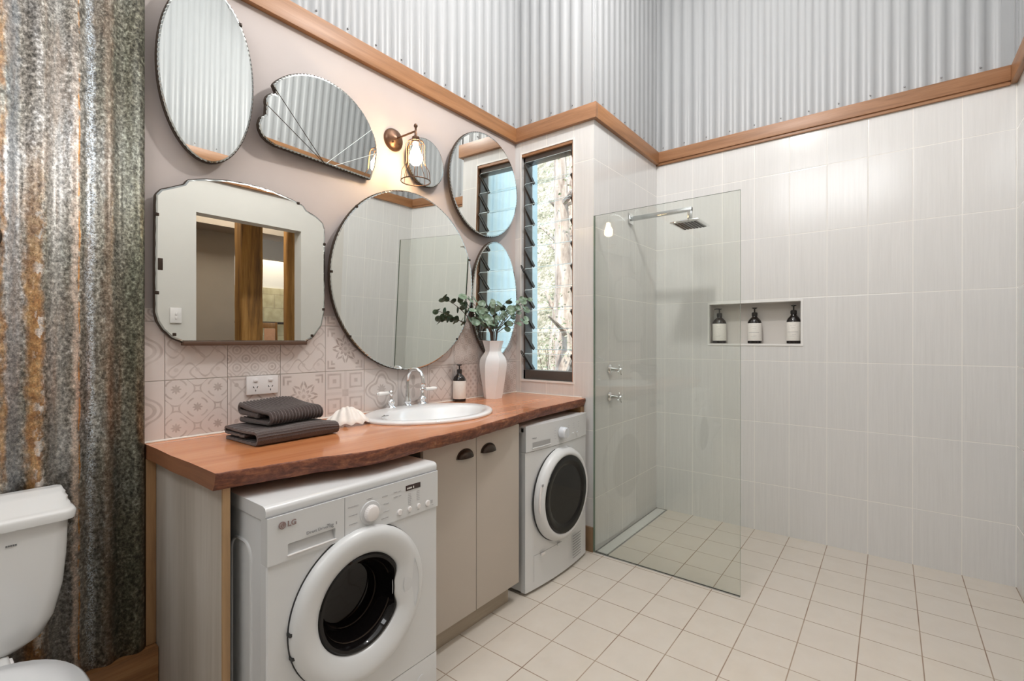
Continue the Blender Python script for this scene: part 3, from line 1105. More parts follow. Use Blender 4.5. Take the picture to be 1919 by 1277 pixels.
# ================================================================== BENCHTOP SLAB
front = [(.494, 1.362), (.538, 1.355), (.589, 1.344), (.668, 1.329), (.745, 1.315), (.81, 1.292), (.872, 1.270), (.94, 1.260), (1.009, 1.266), (1.074, 1.272),
         (1.165, 1.280), (1.211, 1.276), (1.286, 1.280), (1.386, 1.283), (1.475, 1.302), (1.588, 1.320), (1.685, 1.332), (1.771, 1.353), (1.9, 1.374), (2.005, 1.388), (2.208, 1.398), (2.391, 1.410), (2.497, 1.416)]
pts = []
for i in range(len(front) - 1):
    for k in range(5):
        f = k / 5
        x_ = front[i][0] * (1 - f) + front[i + 1][0] * f
        y_ = front[i][1] * (1 - f) + front[i + 1][1] * f
        pts.append((x_, y_ + .0012 * math.sin(x_ * 61) + .0008 * math.sin(x_ * 143 + 1)))
pts.append(front[-1])
SINK_C, SA, SB_ = (1.512, 1.672), .328, .258
bm = bmesh.new()
levels = [(.900, 0.), (.896, -.0015), (.884, -.002), (.868, .003), (.853, .011)]
rings = []
left_off = [0, -.0, -.001, -.001, -.002]
for (z_, ins), lo in zip(levels, left_off):
    ring = [bm.verts.new((x_ + (lo if i == 0 else 0), y_ + ins + (.0012 * math.sin(x_ * 37 + z_ * 300) if 0 < i else 0) * (1 if z_ < .9 else 0), z_)) for i, (x_, y_) in enumerate(pts)]
    ring += [bm.verts.new((XW - .001, YV - .010, z_)), bm.verts.new((.490, YV - .010, z_))]
    # slightly uneven sawn left end
    for f, dx in ((.8, .0), (.55, -.003), (.3, .002)):
        ring.append(bm.verts.new((.492 + dx, 1.362 + (YV - 1.372) * f, z_)))
    rings.append(ring)
side_faces = []
for a_, b_ in zip(rings[:-1], rings[1:]):
    n = len(a_)
    for i in range(n):
        f = bm.faces.new((a_[i], a_[(i + 1) % n], b_[(i + 1) % n], b_[i]))
        f.material_index = 1 if i < len(pts) - 1 else 2
        f.smooth = i < len(pts) - 1
hole = []
HN = 48
for z_ in (.900, .853):
    hole.append([bm.verts.new((SINK_C[0] + (SA - .02) * math.cos(2 * PI * i / HN), SINK_C[1] + (SB_ - .02) * math.sin(2 * PI * i / HN), z_)) for i in range(HN)])
for i in range(HN):
    f = bm.faces.new((hole[0][i], hole[0][(i + 1) % HN], hole[1][(i + 1) % HN], hole[1][i]))
    f.material_index = 0


def fill(outer, inner):
    es = []
    for loop in (outer, inner):
        for i in range(len(loop)):
            e_ = bm.edges.get((loop[i], loop[(i + 1) % len(loop)])) or bm.edges.new((loop[i], loop[(i + 1) % len(loop)]))
            es.append(e_)
    r_ = bmesh.ops.triangle_fill(bm, use_beauty=True, edges=es)
    for g_ in r_['geom']:
        if isinstance(g_, bmesh.types.BMFace):
            g_.material_index = 0
            g_.smooth = False


fill(rings[0], hole[0])
fill(rings[-1], hole[1])
bmesh.ops.recalc_face_normals(bm, faces=bm.faces)
me = bpy.data.meshes.new('timber_benchtop')
bm.to_mesh(me)
bm.free()
me.materials.append(M['slab'])
me.materials.append(M['bark'])
M['slab_end'] = wood('sawn slab end', (.15, .055, .025), (.24, .095, .042), (.32, .14, .065), 'y', 1., .5)
me.materials.append(M['slab_end'])
o = bpy.data.objects.new('timber_benchtop', me)
COL.objects.link(o)
tag(o, 'live-edge red hardwood slab benchtop spanning both laundry machines', 'benchtop')

# ================================================================== UNDER THE BENCH
t = thing('bench_end_panel', (.528, 1.66, 0), 'weathered grey wood-look end panel carrying the left end of the bench', 'panel')
B().box(.519, .5365, 1.386, YV - .022, 0, .852, .0005).build('panel_board', 'grey_panel', t)
B().box(.5366, .5385, 1.392, YV - .03, 0, .850).build('gap_shade_sheet', 'black', t)  # black sheet added to deepen the shade in the washing machine gap
B().box(.5185, .537, 1.378, 1.3875, 0, .852, .001).build('front_edging', 'edging', t)
o = B().box(.490, .5185, YV - .030, YV - .001, .236, .852, .002).build('timber_post', 'post', None)
tag(o, 'upright oiled timber strip between the rusty sheet and the bench end panel', 'timber batten')
# bracket strip on the right under the slab
o = B().box(XW - .022, XW - .002, 1.44, 1.50, .148, .852, .002).add([], []).build('support_batten', 'post', None)
tag(o, 'narrow timber batten under the right end of the bench', 'timber batten')
o = B().box(XW - .045, XW - .002, 1.425, 1.93, .815, .852, .002).build('bench_cleat', 'post', None)
tag(o, 'horizontal timber cleat under the right end of the bench above the dryer', 'timber cleat')

# cabinet
t = thing('vanity_cabinet', (1.51, 1.68, 0), 'two-door greige vanity cabinet under the basin', 'cabinet')
b = B()
CX0, CX1, CY = 1.212, 1.806, 1.382
b.box(CX0, CX0 + .016, CY + .018, YV - .02, .09, .850)
b.box(CX1 - .016, CX1, CY + .018, YV - .02, .09, .850)
b.box(CX0 + .016, CX1 - .016, CY + .018, YV - .02, .09, .106)
b.box(CX0 + .016, CX1 - .016, YV - .036, YV - .02, .106, .850)
b.build('carcass', 'cab_in', t)
B().box(CX0 + .03, 1.778, 1.425, 1.441, 0, .0899, .001).build('kickboard', 'kick', t)
B().box(1.762, 1.778, 1.441, YV - .03, 0, .0899, .001).build('kickboard', 'kick', t)
for (a0, a1, hx) in ((CX0, 1.5065, 1.437), (1.5095, CX1, 1.583)):
    d = B().box(a0, a1, CY, CY + .017, .094, .846, .001).build('door', 'cab', t)
    # cup pull: quarter dome shell, open at the bottom
    hb = B()
    n1, n2 = 18, 9
    vs = []
    R_, H_, P_ = .046, .034, .024
    for j in range(n2 + 1):
        for i in range(n1 + 1):
            th = PI * i / n1
            ph = (PI / 2) * j / n2
            vs.append((hx - R_ * math.cos(th), CY - .0005 - P_ * math.sin(ph) * max(0, math.sin(th)) ** .8, .757 + H_ * max(0, math.sin(th)) * math.cos(ph)))
    fs = [(j * (n1 + 1) + i, j * (n1 + 1) + i + 1, (j + 1) * (n1 + 1) + i + 1, (j + 1) * (n1 + 1) + i) for j in range(n2) for i in range(n1)]
    hb.add(vs, fs)
    hb.tube([(hx - R_ * math.cos(PI * i / 24) * 1.03, CY - .002, .757 + H_ * math.sin(PI * i / 24) * 1.04) for i in range(25)], .0022, 8)
    h_ = hb.build('cup_handle', 'dark_bronze', d, 60, fixn=False)
    h_['label'] = 'dark bronze cup pull'

# ================================================================== WASHING MACHINE
WX0, WX1, WYF, WTOP = .566, 1.146, 1.236, .819
t = thing('washing_machine', ((WX0 + WX1) / 2, 1.5, 0), 'large white front-loading washing machine left of the vanity cabinet', 'washing machine')
b = B()
b.box(WX0 + .004, WX0 + .012, WYF + .02, 1.80, .012, .780, .003)
b.box(WX1 - .012, WX1 - .004, WYF + .02, 1.80, .012, .780, .003)
b.box(WX0 + .010, WX1 - .010, 1.79, 1.80, .012, .780)
b.box(WX0 + .010, WX1 - .010, WYF + .02, 1.80, .012, .022)
b.box(WX0 + .010, WX1 - .010, WYF + .13, WYF + .14, .022, .780)
for fxx in (WX0 + .06, WX1 - .06):
    for fyy in (WYF + .08, 1.74):
        b.lathe([(0, 0), (.02, 0), (.02, .012), (0, .012)], (fxx, fyy, 0), 'z', 16)
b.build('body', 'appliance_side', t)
b = B()
# embossed side ribs (left flank)
for yy in (1.36, 1.40, 1.52, 1.56):
    pass
pts_ = [(1.34, .60), (1.30, .56), (1.30, .12), (1.34, .08)]
for (ya, yb) in ((1.33, 1.45), (1.49, 1.70)):
    loop = []
    for (cy_, cz_, a0) in ((yb - .04, .66, 0), (ya + .04, .66, PI / 2), (ya + .04, .14, PI), (yb - .04, .14, 1.5 * PI)):
        for k in range(7):
            a = a0 + k * PI / 12
            loop.append((WX0 + .004, cy_ + .04 * math.cos(a), cz_ + .04 * math.sin(a)))
    b.tube(loop, .005, 8, closed=True)
b.build('side_ribs', 'appliance_side', t)
# front skin (one sheet), lower panel, top lid
bmf = bmesh.new()
outl = rounded_rect((WX0 + WX1) / 2, (.165 + .672) / 2, (WX1 - WX0) / 2, (.672 - .165) / 2, .006, 4)
holl = [(.843 + .150 * math.cos(2 * PI * i / 64), .463 + .150 * math.sin(2 * PI * i / 64)) for i in range(64)]
lay = []
for yy, ins in ((WYF + .032, 0), (WYF + .004, 0), (WYF, .003)):
    cxx, czz = (WX0 + WX1) / 2, (.165 + .672) / 2
    lay.append([bmf.verts.new((x_ - math.copysign(ins, x_ - cxx), yy, z_ - math.copysign(ins * .3, z_ - czz))) for x_, z_ in outl])
h0 = [bmf.verts.new((x_, WYF, z_)) for x_, z_ in holl]
h1 = [bmf.verts.new((x_, WYF + .032, z_)) for x_, z_ in holl]
for la, lb_ in ((lay[0], lay[1]), (lay[1], lay[2]), (h0, h1)):
    for i in range(len(la)):
        bmf.faces.new((la[i], la[(i + 1) % len(la)], lb_[(i + 1) % len(la)], lb_[i]))
es = []
for lp_ in (lay[2], h0):
    for i in range(len(lp_)):
        es.append(bmf.edges.get((lp_[i], lp_[(i + 1) % len(lp_)])))
bmesh.ops.triangle_fill(bmf, use_beauty=True, edges=es)
fp = B()
fp.bm(bmf)
fp.build('front_panel', 'appliance', t, 30)
lp = B().box(WX0, WX1, WYF, WYF + .032, .014, .1635, .005).build('service_panel', 'appliance', t)
B().lathe([(0, 0), (.018, 0), (.018, -.0025), (.014, -.003), (0, -.003)], (1.075, WYF, .10), 'y', 28).build('screw_cap', 'appliance', lp)
# lid with a rounded front edge
poly = [(WYF + .004, .792), (WYF + .002, .806), (WYF + .006, .815), (WYF + .018, WTOP), (1.79, WTOP), (1.80, WTOP - .006), (1.80, .782), (WYF + .03, .782)]
B().prism(poly, WX0 - .001, WX1 + .001, 'yz').build('top_lid', 'appliance', t, 50)
# control fascia
PX0, PX1, PZ0, PZ1 = .619, .755, .681, .711
cb_ = B()
cb_.box(WX0, PX0, WYF - .004, WYF + .03, .668, .790)
cb_.box(PX1, WX1, WYF - .004, WYF + .03, .668, .790)
cb_.box(PX0, PX1, WYF - .004, WYF + .03, PZ1, .790)
cb_.box(PX0, PX1, WYF - .004, WYF + .03, .668, PZ0)
cp = cb_.build('control_panel', 'appliance', t, 0)
b = B()
b.add([(PX0, WYF + .012, PZ1), (PX1, WYF + .012, PZ1), (PX1, WYF + .001, PZ0), (PX0, WYF + .001, PZ0)], [(0, 1, 2, 3)])
b.build('drawer_recess', 'plastic_soft', cp, 0, fixn=False)
B().tube([(PX0 - .002, WYF - .0045, PZ0 - .001), (PX1 + .002, WYF - .0045, PZ0 - .001)], .0022, 8).build('drawer_lip', 'plastic_white', cp)
# groove line
B().box(.784, .7852, WYF - .0046, WYF - .003, .672, .788).build('panel_seam', 'print_grey', cp)
B().box(WX0, WX1, WYF + .0005, WYF + .004, .7895, .7915).build('panel_seam', 'print_grey', cp)
# dial
B().lathe([(0, -.003), (.034, -.003), (.036, -.001), (.036, .004), (0, .004)], (.871, WYF - .004, .722), 'y', 40).build('dial_ring', 'plastic_soft', cp)
dl = B().lathe([(0, -.015), (.017, -.015), (.021, -.0135), (.0235, -.008), (.0245, -.001), (0, -.001)], (.871, WYF - .007, .722), 'y', 40).build('program_dial', 'plastic_white', cp)
b = B()
for i in range(26):
    a = 2 * PI * i / 26
    b.tube([(.871 + .0243 * math.cos(a), WYF - .009, .722 + .0243 * math.sin(a)), (.871 + .0215 * math.cos(a), WYF - .019, .722 + .0215 * math.sin(a))], .0014, 6)
b.build('dial_grip', 'plastic_white', dl)
# display and its digits
ds = B().box(1.006, 1.067, WYF - .0055, WYF - .003, .753, .770, .0006).build('display', 'display', cp)
b = B()
for i in range(4):
    b.box(1.011 + i * .005, 1.0145 + i * .005, WYF - .0062, WYF - .005, .758, .763)
b.box(1.035, 1.039, WYF - .0062, WYF - .005, .757, .764)
b.build('display_digits', 'print_white', ds)
for i, (bx_, bz_, r_) in enumerate(((.981, .692, .010), (1.021, .692, .008), (1.059, .692, .008), (1.099, .690, .010))):
    B().lathe([(0, -.005), (r_ * .8, -.005), (r_, -.003), (r_, .002), (0, .002)], (bx_, WYF - .004, bz_), 'y', 24).build('button', 'plastic_white', cp)
# printed captions around the dial and the lights (too small to read in the photo: fine bars)
b = B()
rr = random.Random(3)
for (cx_, cz_, w_) in ((.812, .757, .034), (.812, .731, .028), (.812, .706, .026), (.813, .682, .030), (.868, .765, .018), (.925, .758, .022), (.930, .734, .018), (.930, .710, .022), (.925, .690, .026),
                       (.965, .760, .014), (.980, .760, .006), (.966, .745, .016), (.982, .745, .007), (.992, .693, .004)):
    q = cx_ - w_ / 2
    while q < cx_ + w_ / 2:
        l_ = .0018 + rr.random() * .003
        b.box(q, q + l_, WYF - .0048, WYF - .0038, cz_ - .0016, cz_ + .0016 * (.4 + .6 * rr.random()))
        q += l_ + .0012
for col, nn in ((1.022, 7), (1.058, 6)):
    for i in range(nn):
        zz = .742 - i * .0058
        b.box(col - .006, col + .004 + rr.random() * .004, WYF - .0048, WYF - .0038, zz - .001, zz + .001)
for xx in (1.018, 1.056, 1.094, 1.118):
    b.box(xx, xx + .007, WYF - .0048, WYF - .0038, .678, .6805)
b.box(1.113, 1.122, WYF - .0048, WYF - .0038, .685, .696)
b.build('printed_captions', plain('pale print', (.46, .46, .47), .5), cp, 0)
# brand lettering: disc and letters
lg = B().lathe([(0, -.0008), (.0095, -.0008), (.0095, .0005), (0, .0005)], (.603, WYF - .0066, .765), 'y', 32).build('logo_disc', 'logo_red', cp)
b = B()
b.tube([(.603 + .0065 * math.cos(a), WYF - .0078, .765 + .0065 * math.sin(a)) for a in [PI * .5 + k * PI * 1.5 / 16 for k in range(17)]], .0005, 6)
b.box(.6018, .6024, WYF - .008, WYF - .0074, .762, .768)
b.box(.6018, .605, WYF - .008, WYF - .0074, .762, .7626)
b.lathe([(0, -.0003), (.0009, -.0003), (.0009, .0003), (0, .0003)], (.600, WYF - .0078, .7675), 'y', 12)
b.build('logo_face', plain('pale logo line', (.5, .45, .43), .4), lg)
text_part('lettering', 'LG', .0195, 'logo_red', cp, (.6165, WYF - .0068, .7585), (1, 0, 0), (0, 0, 1), bold=.0004)
text_part('lettering', 'Direct Drive', .0115, 'print_grey', cp, (.668, WYF - .0068, .7200), (1, 0, 0), (0, 0, 1))
text_part('lettering', '7kg', .015, 'print_grey', cp, (.727, WYF - .0068, .7200), (1, 0, 0), (0, 0, 1))
B().box(.7555, .758, WYF - .0072, WYF - .0062, .722, .730).build('lettering', 'print_grey', cp, 0)

# door: outer ring + recessed bowl + handle scallop on the right
DC = (.843, .463)
RO = .222
d_ = B()
NS = 96
prof_ring = [(RO, .0), (RO + .001, -.012), (RO - .003, -.021), (RO - .012, -.029), (RO - .026, -.032), (RO - .044, -.029), (RO - .060, -.023), (RO - .072, -.016), (RO - .078, -.010), (RO - .080, -.002)]


def ring_r(a, r0, j):
    """inner boundary bulges inwards at the handle (right side)"""
    dd = (a + PI) % (2 * PI) - PI
    s_ = math.exp(-(dd / .36) ** 4)
    k_ = j / (len(prof_ring) - 1)
    return r0 - s_ * .030 * max(0, (k_ - .35) / .65)


vs, fs = [], []
for j, (r_, dy) in enumerate(prof_ring):
    for i in range(NS):
        a = 2 * PI * i / NS
        q = ring_r(a, r_, j)
        vs.append((DC[0] + q * math.cos(a), WYF + dy, DC[1] + q * math.sin(a)))
for j in range(len(prof_ring) - 1):
    for i in range(NS):
        fs.append((j * NS + i, (j + 1) * NS + i, (j + 1) * NS + (i + 1) % NS, j * NS + (i + 1) % NS))
d_.add(vs, fs)
door = d_.build('door', 'appliance', t, 60)
door['label'] = 'round white porthole door with dark bowl'
# dark gasket line behind the ring
B().lathe([(RO + .003, .001), (RO + .003, -.003), (RO - .01, -.003), (RO - .01, .001)], (DC[0], WYF, DC[1]), 'y', 64, closed=True).build('gasket', 'rubber', door)
# bowl
b = B()
prof_b = [(RO - .079, -.004), (RO - .086, -.010), (RO - .094, -.009), (RO - .100, .0), (.112, .030), (.098, .060), (.090, .085), (.088, .092), (.060, .098), (.0, .100)]
vs, fs = [], []
for j, (r_, dy) in enumerate(prof_b):
    for i in range(NS):
        a = 2 * PI * i / NS
        dd = (a + PI) % (2 * PI) - PI
        s_ = math.exp(-(dd / .36) ** 4)
        k_ = max(0, 1 - j / 4)
        q = max(0, r_ - s_ * .030 * k_)
        vs.append((DC[0] + q * math.cos(a), WYF + dy, DC[1] + q * math.sin(a)))
for j in range(len(prof_b) - 1):
    for i in range(NS):
        fs.append((j * NS + i, (j + 1) * NS + i, (j + 1) * NS + (i + 1) % NS, j * NS + (i + 1) % NS))
b.add(vs, fs)
b.build('door_bowl', 'doorglass', door, 40, fixn=False)
b = B()
b.lathe([(.118, .016), (.1165, .012), (.115, .016)], (DC[0], WYF, DC[1]), 'y', 64, cap=False)
b.lathe([(.094, .062), (.0925, .058), (.091, .062)], (DC[0], WYF, DC[1]), 'y', 64, cap=False)
b.build('bowl_rings', plain('smoky ring', (.06, .045, .035), .15, .3), door, 60, fixn=False)
# finger pull: smooth inset plate on the right of the ring
b = B()
vs = []
nr, na = 8, 18
for j in range(nr + 1):
    for i in range(na + 1):
        a = -.40 + .80 * i / na
        f = j / nr
        bow = math.cos((a / .40) * PI / 2) ** .6 if abs(a) < .40 else 0
        r_ = (RO - .030) - f * .052 * bow
        vs.append((DC[0] + r_ * math.cos(a), WYF - .0345 + .012 * f, DC[1] + r_ * math.sin(a)))
b.add(vs, [(j * (na + 1) + i, (j + 1) * (na + 1) + i, (j + 1) * (na + 1) + i + 1, j * (na + 1) + i + 1) for j in range(nr) for i in range(na)])
b.build('door_handle', 'plastic_soft', door, 60)
b = B()
b.tube([(DC[0] + (RO - .030) * math.cos(a), WYF - .0345, DC[1] + (RO - .030) * math.sin(a)) for a in [-.42 + .84 * i / 20 for i in range(21)]], .0011, 6)
b.build('handle_seam', 'plastic_soft', door, 60)
# hinge notches at the left
for zz in (.475, .41):
    b = B()
    b.box(DC[0] - math.sqrt(RO ** 2 - (zz - DC[1]) ** 2) - .005, DC[0] - math.sqrt(RO ** 2 - (zz - DC[1]) ** 2) + .005, WYF - .018, WYF - .002, zz - .004, zz + .004)
    b.build('hinge', 'rubber', door)

# ================================================================== DRYER
RX0, RX1, RYF, RTOP = 1.856, 2.440, 1.378, .822
t = thing('clothes_dryer', ((RX0 + RX1) / 2, 1.6, 0), 'white clothes dryer with dark round door right of the vanity cabinet', 'dryer')
b = B()
b.box(RX0 + .003, RX1 - .003, RYF + .02, 1.90, .014, .79, .01)
for fxx in (RX0 + .06, RX1 - .06):
    for fyy in (RYF + .08, 1.84):
        b.lathe([(0, 0), (.02, 0), (.02, .014), (0, .014)], (fxx, fyy, 0), 'z', 16)
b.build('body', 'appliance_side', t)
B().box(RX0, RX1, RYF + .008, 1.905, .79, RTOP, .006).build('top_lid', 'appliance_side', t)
# bowed front panel
poly = []
for i in range(17):
    f = i / 16
    poly.append((RX0 + (RX1 - RX0) * f, RYF + .004 - .022 * math.sin(PI * f) ** .8))
poly += [(RX1, RYF + .03), (RX0, RYF + .03)]
B().prism(poly, .016, .697, 'xy').build('front_panel', 'appliance', t, 40)
poly2 = [(x_, y_ - .004 if i < 17 else y_) for i, (x_, y_) in enumerate(poly)]
cp = B().prism(poly2, .7, RTOP + .003, 'xy').build('control_panel', 'appliance', t, 40)
yf = lambda x_: RYF - .022 * math.sin(PI * max(0.001, min(.999, (x_ - RX0) / (RX1 - RX0)))) ** .8


def strip(b, x0, x1, z0, z1, out=.0012, n=6):
    vs = []
    for i in range(n + 1):
        x_ = x0 + (x1 - x0) * i / n
        vs += [(x_, yf(x_) - out, z0), (x_, yf(x_) - out, z1)]
    b.add(vs, [(2 * i, 2 * i + 2, 2 * i + 3, 2 * i + 1) for i in range(n)])
    return b


rc = strip(B(), 1.900, 2.038, .716, .742).build('drawer_recess', plain('painted recess shade', (.36, .36, .36), .4), cp, 0, fixn=False)  # flat grey strip: the shade of the recess is painted on
B().tube([(1.898, yf(1.898) - .002, .714), (1.97, yf(1.97) - .003, .714), (2.04, yf(2.04) - .002, .716)], .003, 8).build('recess_lip', 'appliance', cp)
b = B()
strip(b, 1.898, 1.930, .7605, .7635)
b.build('printed_captions', 'print_grey', cp, 0, fixn=False)
b = B()
for (x_, z_, w_) in ((2.07, .79, .014), (2.068, .777, .012), (2.066, .763, .014), (2.066, .75, .012), (2.068, .735, .016), (2.20, .785, .014), (2.20, .775, .012), (2.20, .763, .014), (2.20, .75, .01),
                     (2.25, .79, .02), (2.25, .78, .016), (2.25, .765, .02), (2.27, .75, .016), (2.31, .79, .014), (2.31, .778, .02), (2.31, .765, .016), (2.34, .75, .014), (2.12, .722, .02), (2.09, .717, .016)):
    strip(b, x_, x_ + w_, z_, z_ + .0022, .0055)
b.build('printed_captions', plain('blue grey print', (.50, .51, .55), .5), cp, 0, fixn=False)
B().lathe([(0, -.034), (.024, -.034), (.028, -.030), (.030, .002), (0, .002)], (2.136, yf(2.136) - .004, .760), 'y', 36).build('program_knob', MatB('silver white knob', (.72, .75, .80), .22, .35).m, cp)
for x_ in (2.255, 2.305):
    b = B()
    b.lathe([(0, -.004), (.005, -.004), (.006, 0), (0, 0)], (x_, yf(x_) - .004, .737), 'y', 14)
    b.build('button', 'plastic_soft', cp)
# door
DD = (2.137, .443)
b = B()
yd = RYF - .018
b.lathe([(.238, .006), (.240, -.010), (.232, -.030), (.218, -.040), (.206, -.043), (.200, -.040), (.198, -.030)], (DD[0], yd, DD[1]), 'y', 80, cap=False)
dd_ = b.build('door', 'appliance', t, 50)
dd_['label'] = 'round dryer door, dark glass in a white ring'
B().lathe([(.241, .008), (.243, .001), (.230, .001), (.230, .008)], (DD[0], yd, DD[1]), 'y', 64, closed=True).build('gasket', 'rubber', dd_)
B().lathe([(.201, -.036), (.198, -.043), (.190, -.045), (.165, -.044), (.150, -.036), (.142, -.032), (0, -.029)], (DD[0], yd, DD[1]), 'y', 72).build('door_glass', 'doorglass', dd_, 40)
B().lathe([(.139, -.0325), (.136, -.035), (.0, -.0345)], (DD[0], yd, DD[1]), 'y', 72).build('inner_window', MatB('smoked grey window', (.012, .012, .010), .08, 0, .10).m, dd_, 40)
b = B()
b.tube([(DD[0] + .2335 * math.cos(a), yd - .030, DD[1] + .2335 * math.sin(a)) for a in [PI * (.86 + .02 * k) for k in range(11)]], [.002] + [.006] * 9 + [.002], 8)
b.build('door_handle', 'plastic_white', dd_)
b = B()
b.box(DD[0] - .226, DD[0] - .214, yd - .041, yd - .036, DD[1] + .088, DD[1] + .100, .001)
b.build('door_latch_mark', 'print_grey', dd_)
# lower flap and vent louvres
b = B()
strip(b, 1.905, 2.135, .186, .1885, .005)
strip(b, 1.905, 1.907, .06, .187, .005, 1)
b.build('flap_seam', 'print_grey', t, 0, fixn=False)
b = B()
b.box(1.958, 1.990, yf(1.97) - .010, yf(1.97) - .003, .172, .184, .003)
b.build('flap_catch', 'plastic_white', t)
b = B()
b.box(2.098, 2.125, yf(2.11) - .008, yf(2.11) - .002, .176, .190, .002)
b.build('flap_hinge', 'plastic_soft', t)
first = None
for i in range(9):
    z_ = .172 - i * .0148
    if first is None:
        b = B()
        strip(b, 2.252, 2.350, z_, z_ + .0055, .005)
        first = b.build('vent_slot', 'print_grey', t, 0, fixn=False)
    else:
        c = first.copy()
        COL.objects.link(c)
        c.parent = t
        c.location = (0, 0, -.0148 * i)

# ================================================================== BASIN AND TAPS
t = thing('oval_basin', (SINK_C[0], SINK_C[1], .9), 'oval white ceramic drop-in basin in the timber benchtop', 'basin')
b = B()
NS = 72
secs = []
# (fraction toward the bowl, height, ax, ay, cx shift, cy shift)
outer = [(.326, .256, .9005, 0), (.328, .258, .905, 0), (.326, .256, .911, 0), (.320, .250, .9150, 0), (.305, .236, .9165, -.0), (.272, .190, .9150, -.030), (.262, .181, .9115, -.034),
         (.252, .172, .902, -.036), (.236, .157, .880, -.037), (.205, .132, .845, -.038), (.150, .097, .818, -.038), (.070, .050, .806, -.038), (.022, .022, .803, -.038), (.0, .0, .803, -.038)]
vs, fs = [], []
for (ax_, ay_, z_, dy) in outer:
    for i in range(NS):
        a = 2 * PI * i / NS
        # gentle lobed outline at front-left and front-right
        q = 1 + .010 * math.cos(4 * a)
        vs.append((SINK_C[0] + ax_ * math.cos(a) * q, SINK_C[1] + dy + ay_ * math.sin(a) * q, z_))
for j in range(len(outer) - 1):
    for i in range(NS):
        fs.append((j * NS + i, j * NS + (i + 1) % NS, (j + 1) * NS + (i + 1) % NS, (j + 1) * NS + i))
b.add(vs, fs)
b.build('bowl', 'ceramic', t, 50)
B().lathe([(0, .0), (.022, .0), (.024, -.002), (.024, -.004), (0, -.004)], (SINK_C[0], SINK_C[1] - .038, .810), 'z', 24).build('waste', 'chrome', t)
b = B()
b.box(1.268, 1.302, 1.708, 1.714, .9140, .9172, .001)
b.lathe([(0, 0), (.004, 0), (.003, .004), (0, .005)], (1.288, 1.722, .914), 'z', 12)
b.build('overflow_slot', 'steel', t)
zb = .9155
t = thing('basin_spout', (1.558, 1.895, zb), 'chrome gooseneck spout between the two lever taps', 'tap')
b = B()
b.lathe([(0, 0), (.025, 0), (.026, .003), (.021, .007), (.015, .012), (.019, .020), (.019, .026), (.014, .036), (.0125, .05), (.012, .06), (0, .06)], (1.558, 1.895, zb), 'z', 28)
b.build('base', 'chrome', t)
path, rad = [], []
for z_ in (.95, .98, 1.01, 1.03):
    path.append((1.558, 1.895, z_))
for k in range(1, 17):
    a = PI * k / 16 * 1.0
    path.append((1.558, 1.895 - .058 + .058 * math.cos(a), 1.043 + .058 * math.sin(a)))
path.append((1.558, 1.779, 1.036))
b = B().tube(path, [.0125, .011, .0095, .009] + [.0088] * 16 + [.010], 16)
b.lathe([(.008, .0), (.0125, .001), (.0125, -.012), (.010, -.016), (0, -.016)], (1.558, 1.779, 1.036), 'z', 20)
b.build('gooseneck', 'chrome', t, 60)


def basin_tap(x, sgn, label):
    t = thing('lever_tap', (x, 1.893, zb), label, 'tap', 'chrome basin taps with white levers')
    b = B()
    b.lathe([(0, 0), (.025, 0), (.026, .003), (.021, .008), (.014, .014), (.016, .020), (.020, .026), (.018, .034), (.010, .042), (.008, .060), (.009, .066), (.012, .070), (.012, .078), (.007, .084), (0, .085)], (x, 1.893, zb), 'z', 28)
    b.build('tap_body', 'chrome', t)
    d = Vector((sgn * 1.0, -.14, 0)).normalized()
    c = Vector((x, 1.893, zb + .074))
    b = B()
    b.tube([c - d * .016, c - d * .010, c, c + d * .02], [.003, .006, .0055, .0055], 12)
    b.build('lever_stem', 'chrome', t)
    B().tube([c + d * .082, c + d * .087, c + d * .092], [.004, .007, .003], 12).build('lever_tip', 'chrome', t)
    b = B()
    b.tube([c + d * .018, c + d * .020, c + d * .040, c + d * .066, c + d * .082, c + d * .085], [.007, .0092, .0088, .0112, .0100, .006], 16)
    l = b.build('lever_grip', 'porcelain', t, 60)
    l['label'] = 'white porcelain lever grip'


basin_tap(1.455, -1, 'chrome basin tap with white lever, left of the spout')
basin_tap(1.654, 1, 'chrome basin tap with white lever, right of the spout')

# ================================================================== VASE AND EUCALYPTUS
VX, VY = 2.163, 1.849
t = thing('faceted_vase', (VX, VY, .9), 'matt white faceted vase on the bench below the window', 'vase')
# twisted six-sided facets
b = B()
NF = 6
levels = [(.0, .054, 0), (.08, .066, .25), (.15, .076, .5), (.195, .0805, .65), (.222, .078, .75), (.240, .071, .82), (.256, .060, .9), (.272, .049, 1.), (.284, .046, 1.1), (.340, .063, 1.5)]
vs = []
for (h, r_, tw) in levels:
    for i in range(NF):
        a = 2 * PI * i / NF + tw * .34 + .95
        vs.append((VX + r_ * 1.04 * math.cos(a), VY + r_ * math.sin(a), .9005 + h))
for (h, r_, tw) in levels[::-1]:
    for i in range(NF):
        a = 2 * PI * i / NF + tw * .34 + .95
        rr_ = max(.01, r_ - .005)
        vs.append((VX + rr_ * math.cos(a), VY + rr_ * .95 * math.sin(a), .9005 + max(h, .01)))
fs = [tuple(range(NF))[::-1]]
NL = len(levels) * 2
for j in range(NL - 1):
    for i in range(NF):
        a0, a1 = j * NF + i, j * NF + (i + 1) % NF
        b0, b1 = a0 + NF, a1 + NF
        fs += [(a0, a1, b1, b0)]
fs.append(tuple((NL - 1) * NF + i for i in range(NF)))
b.add(vs, fs)
b.build('vase_body', 'vase', t, 32)

